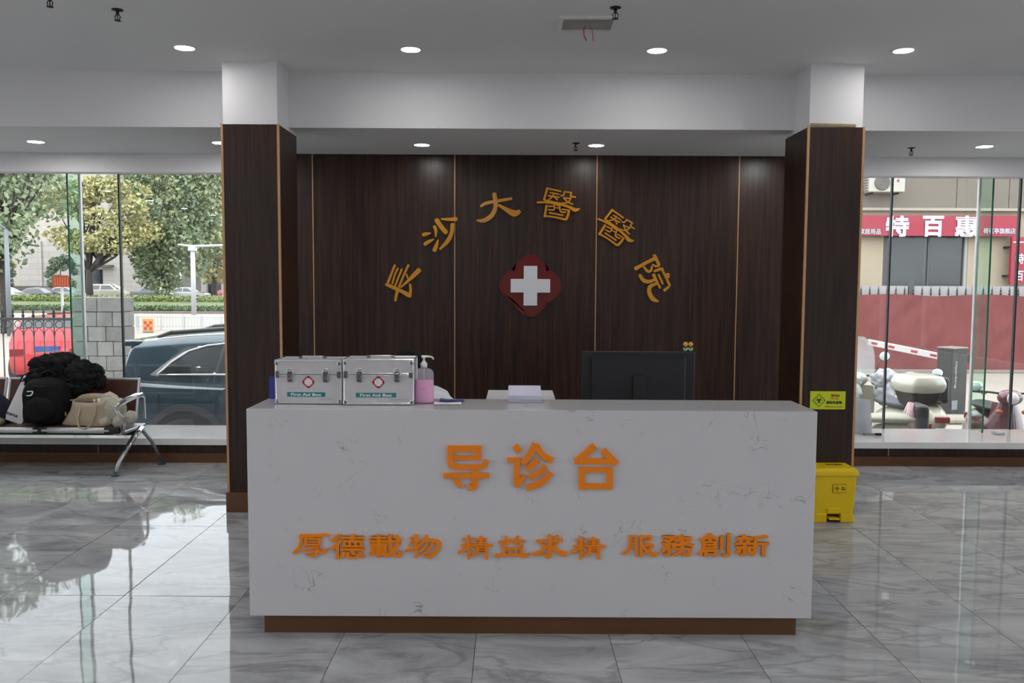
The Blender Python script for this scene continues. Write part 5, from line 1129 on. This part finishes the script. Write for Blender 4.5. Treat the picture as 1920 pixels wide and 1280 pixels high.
def saloon(label, px, py_road, Y, zb, L, paint, rz, H=1.45, group=None, name='car', van=False):
    p = at(px, py_road, Y); k = H / 1.45
    if van: rf = [(0, .7), (.05, 1.2 * k), (.25, 1.42 * k), (.6, 1.45 * k), (L * .62, 1.45 * k), (L * .80, 1.0 * k), (L - .1, .85), (L, .5)]
    else: rf = [(0, .6), (.04, .92 * k), (.75, 1.0 * k), (1.35, 1.40 * k), (1.9, 1.45 * k), (2.6, 1.43 * k), (3.35, .98 * k), (L - .3, .82), (L - .04, .7), (L, .5)]
    t, panel, strip, wy, lerp, plan = car(name, label, (p.x, Y, zb), rz, L, 1.78, H, paint, [(0, .93 * k), (L, .90 * k)], rf, group=group)
    wheels(t, L, 1.78, .32, (.18, .81))
    for s1 in (-1, 1):
        if van:
            panel([(.25, .97 * k), (.35, 1.33 * k), (L * .36, 1.35 * k), (L * .36, .97 * k)], .006, 'side_window', cgl, s1); panel([(L * .39, .97 * k), (L * .39, 1.35 * k), (L * .61, 1.34 * k), (L * .74, .97 * k)], .006, 'side_window', cgl, s1)
        else:
            panel([(1.0, .98 * k), (1.42, 1.33 * k), (2.05, 1.37 * k), (2.05, .97 * k)], .006, 'side_window', cgl, s1); panel([(2.12, .97 * k), (2.12, 1.37 * k), (2.58, 1.34 * k), (3.2, .97 * k)], .006, 'side_window', cgl, s1)
    screens(t, (rf[2] if not van else rf[1], rf[3] if not van else rf[2]), 'rear_window', wy); screens(t, (rf[-4] if not van else rf[-4], rf[-3]), 'windscreen', wy)
    MB().box(-.01, .06, -.75, -.45, .62, .78).build('tail_light', redl, t); MB().box(-.01, .06, .45, .75, .62, .78).build('tail_light', redl, t)
    return t
def paint(n, c): return mat(n, c, .3, .15, coat=.8)
gpk = 'cars parked on the far street'
saloon('white saloon parked on the far street by the white lamp post', 312, 556, 90, -.50, 4.6, paint('white_paint', srgb(225, 228, 230)), 0, 1.42, gpk)
saloon('silver grey saloon partly behind the tall dark tree trunk', 250, 556, 88, -.50, 4.4, paint('silver_paint', srgb(120, 124, 132)), 0, 1.5, gpk)
saloon('beige minivan parked behind the forked street tree', 168, 556, 90, -.50, 4.2, paint('beige_paint', srgb(196, 192, 178)), 0, 1.72, gpk, 'van', True)
saloon('pale silver car parked behind the red road sign', 84, 556, 84, -.50, 4.5, paint('pale_silver_paint', srgb(176, 182, 188)), 0, 1.45, gpk)
saloon('dark saloon behind the hedge, between two light cars at the left', 38, 560, 76, -.50, 4.3, paint('dark_paint', srgb(72, 76, 84)), R(-12), 1.45, gpk)
saloon('white car nearest the left edge, on the far street behind the hedge', -38, 562, 72, -.50, 4.5, paint('white_paint', srgb(225, 228, 230)), 0, 1.5, gpk)
p = at(22, 700, 16.2)
rc = saloon('bright red hatchback passing behind the iron fence', 90, 700, 18.2, GZ, 3.3, paint('red_paint', srgb(235, 30, 44)), R(104), 1.48, None, 'hatchback', True)
MB().box(-.035, -.005, -.25, .25, .72, .84).build('number_plate', mat('blue_plate', srgb(60, 90, 160), .5), rc)
# ------------------------------------------------------------------ outdoors, right side: shop, fence, barrier, scooters
YS = 25.0
cream = gmat('cream_render', srgb(208, 192, 166), .06, .8); upper = gmat('taupe_facade', srgb(146, 136, 124), .08, .5)
def sxz(px, py, Y=YS): p = at(px, py, Y); return p.x, p.z - GZ
sx0 = AX(1540, 500, YS); sh = thing('shop_building', 'cream rendered shop building with a taupe upper facade across the forecourt', 'building', (0, YS, GZ))
zc1 = sxz(1750, 394)[1]
wx0, wz1 = sxz(1657, 440); wx1, wz0 = sxz(1812, 537)
MB().box(sx0 - 2.0, wx0, 0, .3, 0, zc1).build('wall', cream, sh); MB().box(wx1, sx0 + 18, 0, .3, 0, zc1).build('wall', cream, sh)
MB().box(wx0, wx1, 0, .3, wz1, zc1).build('wall', cream, sh); MB().box(wx0, wx1, 0, .3, 0, wz0 - .5).build('wall', cream, sh)
MB().box(sx0 - 2.0, sx0 + 18, .3, 8, 0, 15).build('building_core', upper, sh)
for i, (a, b_) in enumerate(((sx0 - 2, AX(1790, 360, YS)), (AX(1790, 360, YS), AX(1888, 360, YS)), (AX(1888, 360, YS), sx0 + 18))):
    MB().box(a + .01, b_ - .01, -.12, .3, zc1 + .02, 15).build('upper_facade', upper, sh)
MB().box(sx0 - 2.0, sx0 + 18, -.20, .2, zc1 - .03, zc1 + .05).build('ledge', gmat('ledge_paint', srgb(206, 198, 182)), sh)
shop_fr = mat('dark_shutter_frame', srgb(92, 94, 92), .5); shg = mat('shop_window_dark', srgb(74, 78, 76), .18, var=.25, vscale=.5)
w = MB().box(wx0, wx1, .10, .2, wz0 - .5, wz1).build('shop_window', shg, sh)
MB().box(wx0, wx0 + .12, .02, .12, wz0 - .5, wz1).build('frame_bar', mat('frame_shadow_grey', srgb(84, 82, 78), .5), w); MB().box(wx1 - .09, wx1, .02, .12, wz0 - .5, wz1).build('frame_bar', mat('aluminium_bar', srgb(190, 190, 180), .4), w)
MB().box((wx0 + wx1) / 2 + .1, (wx0 + wx1) / 2 + .15, .06, .12, wz0 - .5, wz1).build('frame_bar', shop_fr, w)
lv = MB().box(12.6, 14.3, -.20, -.12, 9.4, 10.9).build('louver_frame', mat('louvre_dark', srgb(90, 92, 92), .5), sh)
for k in range(11): MB().box(12.66, 14.24, -.26, -.19, 9.48 + k * .13, 9.54 + k * .13).build('slat', mat('louvre_white', srgb(225, 228, 228), .5), lv)
# red banner sign
bred = mat('banner_red', srgb(190, 46, 72), .5, var=.05); bw = mat('banner_white', srgb(232, 226, 240), .5)
b0x, b0z = sxz(1600, 403, YS - .3); b1x, b1z = sxz(1910, 443, YS - .3)
bn2 = thing('shop_banner', 'long red shop fascia banner with white Chinese characters', 'banner', ((b0x + b1x) / 2, YS - .3, GZ + (b0z + b1z) / 2)); hw2 = (b1x - b0x) / 2; hh = (b0z - b1z) / 2
MB().box(-hw2, hw2, 0, .16, -hh, hh).build('board', bred, bn2)
def banner_txt(t, body, px, py, wp_, hp_, Y, m_=None, of=.02):
    p = at(px, py, Y); q1 = at(px - wp_ / 2, py, Y); q2 = at(px + wp_ / 2, py, Y); g = MB(); glyph(g, body, (p.x - t.location.x, -.012, p.z - t.location.z), q2.x - q1.x, (q2.x - q1.x) * hp_ / wp_, depth=.02, offset=of)
    return g.build('character', m_ or bw, t)
for ch, px in (('特', 1682), ('百', 1749), ('惠', 1812)): banner_txt(bn2, ch, px, 424, 41 if ch != '百' else 37, 36, YS - .3, of=.035)
banner_txt(bn2, '家居用品', 1631, 434, 40, 10, YS - .3, of=.02); banner_txt(bn2, '荷花亭旗舰店', 1873, 433, 60, 10, YS - .3, of=.02)
v0x, v0z = sxz(1898, 444, YS - .40); v1x, v1z = sxz(1945, 533, YS - .40)
vb = thing('vertical_banner', 'upright red banner with white characters at the right edge, below the fascia end', 'banner', ((v0x + v1x) / 2, YS - .40, GZ + (v0z + v1z) / 2)); MB().box(-(v1x - v0x) / 2, (v1x - v0x) / 2, 0, .10, -(v0z - v1z) / 2, (v0z - v1z) / 2).build('board', bred, vb)
banner_txt(vb, '特', 1911, 485, 16, 19, YS - .40, of=.03); banner_txt(vb, '百', 1910, 517, 15, 18, YS - .40, of=.03)
p = at(1922, 454, YS - .40); MB().box(p.x - vb.location.x - .35, p.x - vb.location.x + .45, -.012, 0, p.z - vb.location.z - .02, p.z - vb.location.z + .02).build('stroke', bw, vb)
for zz in (-.45, .40): MB().box(-(v1x - v0x) / 2 - .02, -(v1x - v0x) / 2 + .06, .10, .40, zz - .03, zz + .03).build('bracket', M['dark_metal'], vb)
# air conditioner
a0x, a0z = sxz(1630, 333, 24.3); a1x, a1z = sxz(1697, 360, 24.3)
acu = thing('air_conditioner', 'white outdoor air conditioner unit with a round fan grille above the red banner', 'air conditioner', ((a0x + a1x) / 2, 24.3, GZ + a1z)); aw = (a1x - a0x) / 2; ah = a0z - a1z + .12
MB().box(-aw, aw, 0, .36, 0, ah, bev=.02).build('housing', mat('ac_white', srgb(214, 210, 198), .5), acu)
fanc = -aw * .28; MB().lathe([(.0001, 0), (ah * .40, 0), (ah * .43, .02), (ah * .40, .03)], 28).build('fan_grille', mat('fan_dark', srgb(110, 104, 98), .6), acu, loc=(fanc, -.008, ah * .52)).rotation_euler = (PI / 2, 0, 0)
for r_ in (.12, .22, .32): MB().tube([(math.cos(2 * PI * k / 20) * ah * r_ * 1.15, 0, math.sin(2 * PI * k / 20) * ah * r_ * 1.15) for k in range(21)], .006, 5, cap=False).build('grille_ring', mat('grille_grey', srgb(170, 164, 154), .5), acu, loc=(fanc, -.045, ah * .52))
for k in range(6): MB().box(-aw - .05, -aw + .002, .03, .33, ah * (.12 + k * .14), ah * (.16 + k * .14)).build('side_louver', mat('louver_white', srgb(200, 198, 190), .5), acu)
MB().prism([(-.04, 0), (0, -.05), (.04, 0), (0, .05)], -.012, .0).build('mark', mat('ac_red', srgb(170, 60, 70), .5), acu, loc=(aw * .60, -.0, ah * .62))
for s1 in (-1, 1): MB().box(s1 * aw * .7 - .02, s1 * aw * .7 + .02, .02, .58, -.05, 0).build('bracket', M['dark_metal'], acu)

# fence with red cloth
YR = 22.0
f0x, f1x = AX(1560, 600, YR), AX(2050, 600, YR); zcl = AZ(1750, 553, YR) - GZ; ztp = AZ(1750, 538, YR) - GZ
wbk = thing('white_hoarding', 'white board strip standing behind the spear tips of the cloth covered fence', 'hoarding', (0, YR + .25, GZ))
xx = f0x; k = 0
gapx = AX(1708, 545, YR + .25)
for (a, b_) in ((f0x, gapx - .08), (gapx + .08, f1x)):
    n_ = max(1, int((b_ - a) / 1.2))
    for i in range(n_): MB().box(a + (b_ - a) * i / n_ + .006, a + (b_ - a) * (i + 1) / n_ - .006, 0, .03, 0, AZ(1750, 536, YR + .25) - GZ).build('panel', gmat('hoarding_white', srgb(198, 194, 192), .08), wbk)
MB().box(gapx - .07, gapx + .07, -.02, .12, 0, AZ(1750, 527, YR + .25) - GZ).build('post', mat('grey_post', srgb(100, 98, 96), .7), wbk)
fr2 = thing('spear_fence', 'iron spear topped fence draped in red cloth behind the barrier', 'fence', (0, YR, GZ))
pk2 = MB().cyl((0, 0, 0), (0, 0, zcl), .012, n=6).lathe([(.010, zcl - .02), (.034, zcl + .05), (.012, zcl + .08), (.026, zcl + .10), (.002, ztp + .03)], 8).build('picket', mat('spear_grey', srgb(62, 60, 62), .5), fr2, loc=(f0x + .05, 0, 0))
np_ = int((f1x - f0x) / .232)
for i in range(1, np_): o = pk2.copy(); COL.objects.link(o); o.location = (f0x + .05 + i * .232, 0, 0)
for zz in (.3, zcl - .12): MB().box(f0x, f1x, -.015, .015, zz, zz + .03).build('rail', iron, fr2)
cloth = mat('faded_red_cloth', srgb(146, 76, 74), .85, var=.12, vscale=1.2)
nx, nz = 260, 28; vs = []; fs = []
for j in range(nz + 1):
    for i in range(nx + 1):
        x = f0x + (f1x - f0x) * i / nx; v_ = j / nz; zz = v_ * (zcl + .02) + .0
        sag = .05 * abs(math.sin(x * 1.25)) ** 3 * v_ ** 6
        y = -.055 + .035 * mnoise.noise(Vector((x * 1.1 + zz * .5, zz * .8, 2))) + .028 * mnoise.noise(Vector((x * 2.6 - zz * 1.5, zz * 1.6, 5))) + .012 * mnoise.noise(Vector((x * 7, zz * 2, 9)))
        vs.append((x, y, zz - sag))
for j in range(nz):
    for i in range(nx): k = j * (nx + 1) + i; fs.append((k, k + 1, k + nx + 2, k + nx + 1))
clo = MB().add(vs, fs, True).build('fence_cloth', cloth, loc=(0, YR, GZ)); tag(clo, 'long faded red cloth hung along the spear topped fence', 'cloth')
struct(MB().box(f0x, f1x + 2, YR - .65, YR - .12, GZ - .1, GZ + .05).build('kerb', gmat('kerb_grey', srgb(158, 148, 138))), 'grey stone kerb at the foot of the red cloth', 'kerb')
struct(MB().box(2.65, 40, DG + .1, 11.6, GZ, GZ + .04).build('pavement', gmat('slab_paving', srgb(176, 166, 154))), 'raised pavement strip outside the right window where scooters stand', 'pavement')

# barrier gate
YBR = 14.2
c0 = at(1757, 787, YBR); c1 = at(1806, 787, YBR); cz = AZ(1780, 650, YBR) - GZ
bg = thing('barrier_gate', 'dark grey parking barrier cabinet with a white and red striped boom', 'barrier', ((c0.x + c1.x) / 2, YBR, GZ)); bw_ = (c1.x - c0.x) / 2
cab = mat('cabinet_dark_grey', srgb(52, 51, 48), .45)
Mz = Matrix.Rotation(R(24), 4, 'Z')
MB().box(-bw_ * .84, bw_ * .84, -.14, .16, .05, cz - .02, bev=.012, seg=2, M=Mz).build('cabinet', cab, bg)
MB().box(-bw_ * .86, bw_ * .86, -.15, .17, cz - .03, cz + .0, bev=.01, M=Mz).build('cabinet_top', mat('cabinet_top_grey', srgb(150, 140, 128), .5), bg)
MB().box(-bw_ * 1.1, bw_ * 1.1, -.22, .24, 0, .06, M=Mz).build('base', gry, bg)
g = MB(); glyph(g, 'Oparking', (0, 0, 0), .46, .055, depth=.003, offset=.01, rot=-PI / 2); o = g.build('print', mat('cabinet_print', srgb(200, 200, 196), .5), bg); o.matrix_local = Mz @ Matrix.Translation((-bw_ * .42, -.143, cz * .62))
MB().box(-.07, .07, -.003, 0, -.08, .08).build('notice', mat('notice_grey', srgb(150, 152, 160), .5), bg).matrix_local = Mz @ Matrix.Translation((-bw_ * .42, -.142, .24))
e0 = at(1628, 641, YBR + 1.2); e1 = at(1759, 669, YBR); root = Vector((bg.location.x, YBR, GZ))
pa, pb = e1 - root + Vector((.08, .02, 0)), e0 - root
dv = (pb - pa); Lb = dv.length; rotm = dv.to_track_quat('X', 'Z').to_matrix().to_4x4(); Mb = Matrix.Translation(pa) @ rotm
MB().box(0, Lb, -.025, .025, -.055, .055, bev=.006, M=Mb).build('boom', mat('boom_white', srgb(230, 226, 224), .4), bg)
for k, f_ in enumerate((.10, .35, .66, .90)):
    MB().box(Lb * f_ - .06, Lb * f_ + .06, -.030, .030, -.020, .020, M=Mb).build('boom_stripe', mat('boom_red', srgb(190, 50, 52), .4), bg)
MB().box(bw_ * .8, bw_ * 1.35, .0, .10, cz * .78, cz * .90, bev=.01).build('camera_box', M['black'], bg)
# ground ramp beside cabinet
tag(MB().box(-.9, .9, -.25, .25, 0, .10, bev=.03).build('kerb_ramp', gmat('concrete_island', srgb(182, 172, 158)), loc=(c0.x + .1, YBR - .5, GZ)), 'low concrete island in front of the barrier cabinet', 'island')

# scooters
def taper_box(x0, x1, y0, y1, z0, z1, bev, yc):
    b = bmesh.new(); bmesh.ops.create_cube(b, size=1)
    for v in b.verts:
        up = v.co.z > 0; v.co = Vector(((1 if v.co.x > 0 else -1) * (x1 if up else x0), yc + (.5 if v.co.y > 0 else -.5) * (y1 if up else y0), z1 if up else z0))
    bmesh.ops.bevel(b, geom=list(b.edges), offset=bev, segments=2, affect='EDGES', profile=.5)
    return MB().bm(b)
def round_box(c, r):
    b = bmesh.new(); bmesh.ops.create_cube(b, size=2); bmesh.ops.subdivide_edges(b, edges=b.edges, cuts=7, use_grid_fill=True)
    for v in b.verts: q = v.co * .5 + v.co.normalized() * .62; v.co = Vector((q.x * r[0] * (1 - .12 * max(0, q.z)), q.y * r[1], q.z * r[2])) + Vector(c)
    return MB().bm(b, True)
def scooter(label, loc, rz, body_c, seat_c, opts, sc=1.0, mz=0.0, pz=.72):
    t = thing('scooter', label, 'scooter', loc, rz, 'scooters parked outside the right window'); t.scale = (sc, sc, sc)
    bm_ = mat('scooter_paint', body_c, .3, coat=.6); sm_ = mat('scooter_seat', seat_c, .55)
    for y in (.64, -.56):
        o = MB().lathe([(.12, -.05), (.20, -.055), (.225, -.03), (.225, .03), (.20, .055), (.12, .05)], 24).build('wheel', tyre, t, loc=(0, y, .225)); o.rotation_euler = (0, PI / 2, 0); MB().lathe([(.0001, -.03), (.12, -.02), (.12, .02), (.0001, .03)], 16).build('hub', rim_m, o)
    MB().blob((0, -.42, .52), (.17, .40, .20), 16, .03, 1.5, 3).build('tail_body', bm_, t)
    MB().box(-.15, .15, -.12, .38, .26, .33, bev=.03, seg=2).build('footboard', bm_, t)
    n_ = 10; vs_ = []; 
    for i in range(n_ + 1):
        v_ = i / n_; zz = .28 + v_ * .60; wv = .19 * (1 - .35 * v_ ** 3); yy = .46 - v_ * .10
        for j in range(9): u_ = j / 8 * 2 - 1; vs_.append((u_ * wv, yy - .10 * u_ * u_, zz))
    m2 = len(vs_); vs_ += [(x, y - .03, z) for x, y, z in vs_]; fs_ = []
    for i in range(n_):
        for j in range(8): k = i * 9 + j; fs_ += [(k, k + 1, k + 10, k + 9), (m2 + k, m2 + k + 9, m2 + k + 10, m2 + k + 1)]
    MB().add(vs_, fs_, True).build('front_shield', bm_, t)
    MB().blob((0, .60, .42), (.10, .20, .10), 12, .02, 2, 1).build('front_mudguard', bm_, t)
    MB().cyl((0, .62, .25), (0, .38, .98), .022).build('steering_column', M['dark_metal'], t)
    MB().blob((0, .38, .95), (.13, .11, .09), 12, .02, 2, 2).build('headset', bm_, t); MB().lathe([(.0001, .02), (.06, .015), (.07, -.03), (.05, -.05)], 16).build('headlight', mat('lamp_glass', (.7, .7, .68), .1), t, loc=(0, .475, .95)).rotation_euler = (-PI / 2, 0, 0)
    MB().tube([(-.33, .25, 1.0), (-.18, .33, 1.0), (0, .37, .98), (.18, .33, 1.0), (.33, .25, 1.0)], .012, 8).build('handlebar', M['dark_metal'], t)
    for s1 in (-1, 1):
        MB().cyl((s1 * .24, .30, 1.0), (s1 * .35, .24, 1.0), .018).build('grip', M['black'], t)
        mr_ = MB().tube([(s1 * .2, .32, 1.0), (s1 * .26, .33, 1.14 + mz), (s1 * .31, .33, 1.2 + mz)], .006, 6).build('mirror_stalk', M['dark_metal'], t)
        MB().lathe([(.0001, -.012), (.052, -.008), (.056, .004), (.050, .008), (.0001, .008)], 20, sx=1.25).build('mirror', mat('mirror_shell', (.75, .85, .84), .1, .3), mr_, loc=(s1 * .33, .32, 1.235 + mz)).rotation_euler = (PI / 2, 0, 0)
        MB().blob((s1 * .13, .46, .80), (.035, .03, .025), 8, .0, 1, 1).build('indicator', mat('indicator_orange', srgb(225, 110, 50), .3), t)
    MB().blob((0, -.35, .76), (.14, .36, .055), 14, .02, 1.5, 5).build('seat', sm_, t)
    MB().box(-.09, .09, -.86, -.82, .52, .60, bev=.01).build('tail_light', redl, t)
    MB().box(-.09, .09, -.90, -.885, .36, .46).build('number_plate', mat('plate_pale', (.6, .62, .6), .5), t)
    if 'box' in opts:
        taper_box(.14, .20, .26, .38, .78, .99, .03, -.72).build('top_box', mat('box_brown_black', srgb(44, 32, 30), .4), t)
        round_box((0, -.72, 1.03), (.215, .21, .10)).build('top_box_lid', bm_, t)
    if 'pad' in opts:
        MB().box(-.14, .14, -.68, -.54, pz, pz + .34, bev=.045, seg=3).build('backrest', M['black'], t)
        MB().tube([(-.10, -.53, pz), (-.06, -.515, pz + .18), (0, -.53, pz + .34)], [.045, .055, .03], 12).tube([(.10, -.53, pz), (.06, -.515, pz + .18), (0, -.53, pz + .34)], [.045, .055, .03], 12).build('backrest_edge', mat('pink_piping', srgb(212, 170, 176), .4), t)
    if 'screen' in opts:
        vs_ = []
        for i in range(9):
            v_ = i / 8; wv = .26 * math.sqrt(max(.02, 1 - (v_ ** 2.6)))
            for j in range(7): u_ = j / 6 * 2 - 1; vs_.append((u_ * wv, .52 - .12 * v_ - .08 * u_ * u_, .90 + v_ * .58))
        q = len(vs_); vs_ += [(x, y - .004, z) for x, y, z in vs_]; fs_ = []
        for i in range(8):
            for j in range(6): k = i * 7 + j; fs_ += [(k, k + 1, k + 8, k + 7), (q + k, q + k + 7, q + k + 8, q + k + 1)]
        MB().add(vs_, fs_, True).build('windscreen', mat('clear_screen', (.75, .8, .82), .15, alpha=.35), t)
    if 'muff' in opts:
        mf = mat('white_quilted_muff', srgb(214, 218, 224), .6, bump=.4, bscale=12)
        for s1 in (-1, 1):
            MB().blob((s1 * .25, .20, .96), (.17, .12, .12), 18, .30, 2.2, 7 + s1).blob((s1 * .24, .16, .80), (.12, .12, .15), 16, .30, 2.6, 9 + s1).build('hand_muff', mf, t)
    return t
zs0 = GZ + .04
A_ = at(1700, 740, 9.75)
scooter('cream scooter with top box, clear windscreen and white hand muffs by the right pillar', (A_.x - .05, 10.45, zs0), R(12), srgb(222, 220, 200), srgb(92, 96, 100), ('box', 'screen', 'muff'), 1.06)
scooter('cream scooter turned sideways near the sill, with a pink fronted black backrest', (at(1610, 780, 9.0).x, 9.02, zs0), R(84), srgb(218, 214, 190), srgb(206, 202, 184), ('pad',), 1.04, -.2, .58)
scooter('cream scooter with pink backrest half hidden behind the top box, before the barrier cabinet', (at(1738, 740, 10.9).x, 11.1, zs0), R(-8), srgb(210, 206, 184), srgb(40, 40, 42), ('pad',), 1.0, -.2, .74)
scooter('maroon scooter at the right edge with a round mirror and orange indicator', (at(1912, 790, 9.3).x, 9.75, zs0), R(180 - 12), srgb(110, 30, 44), srgb(30, 24, 26), ('',), 1.02, -.17)
# helmets etc.: pink lantern by the far doorway
p = at(413, 549, 88); t = thing('lantern', 'small pink lantern hanging by the low grey building beside the pillar', 'lantern', (p.x, 88, p.z)); MB().lathe([(.08, -.32), (.30, -.12), (.30, .12), (.08, .32)], 14).build('shade', mat('pink_lantern', srgb(226, 120, 140), .6), t); MB().cyl((0, 0, .32), (0, 0, 3.2), .01, n=5).build('cord', M['dark_metal'], t)
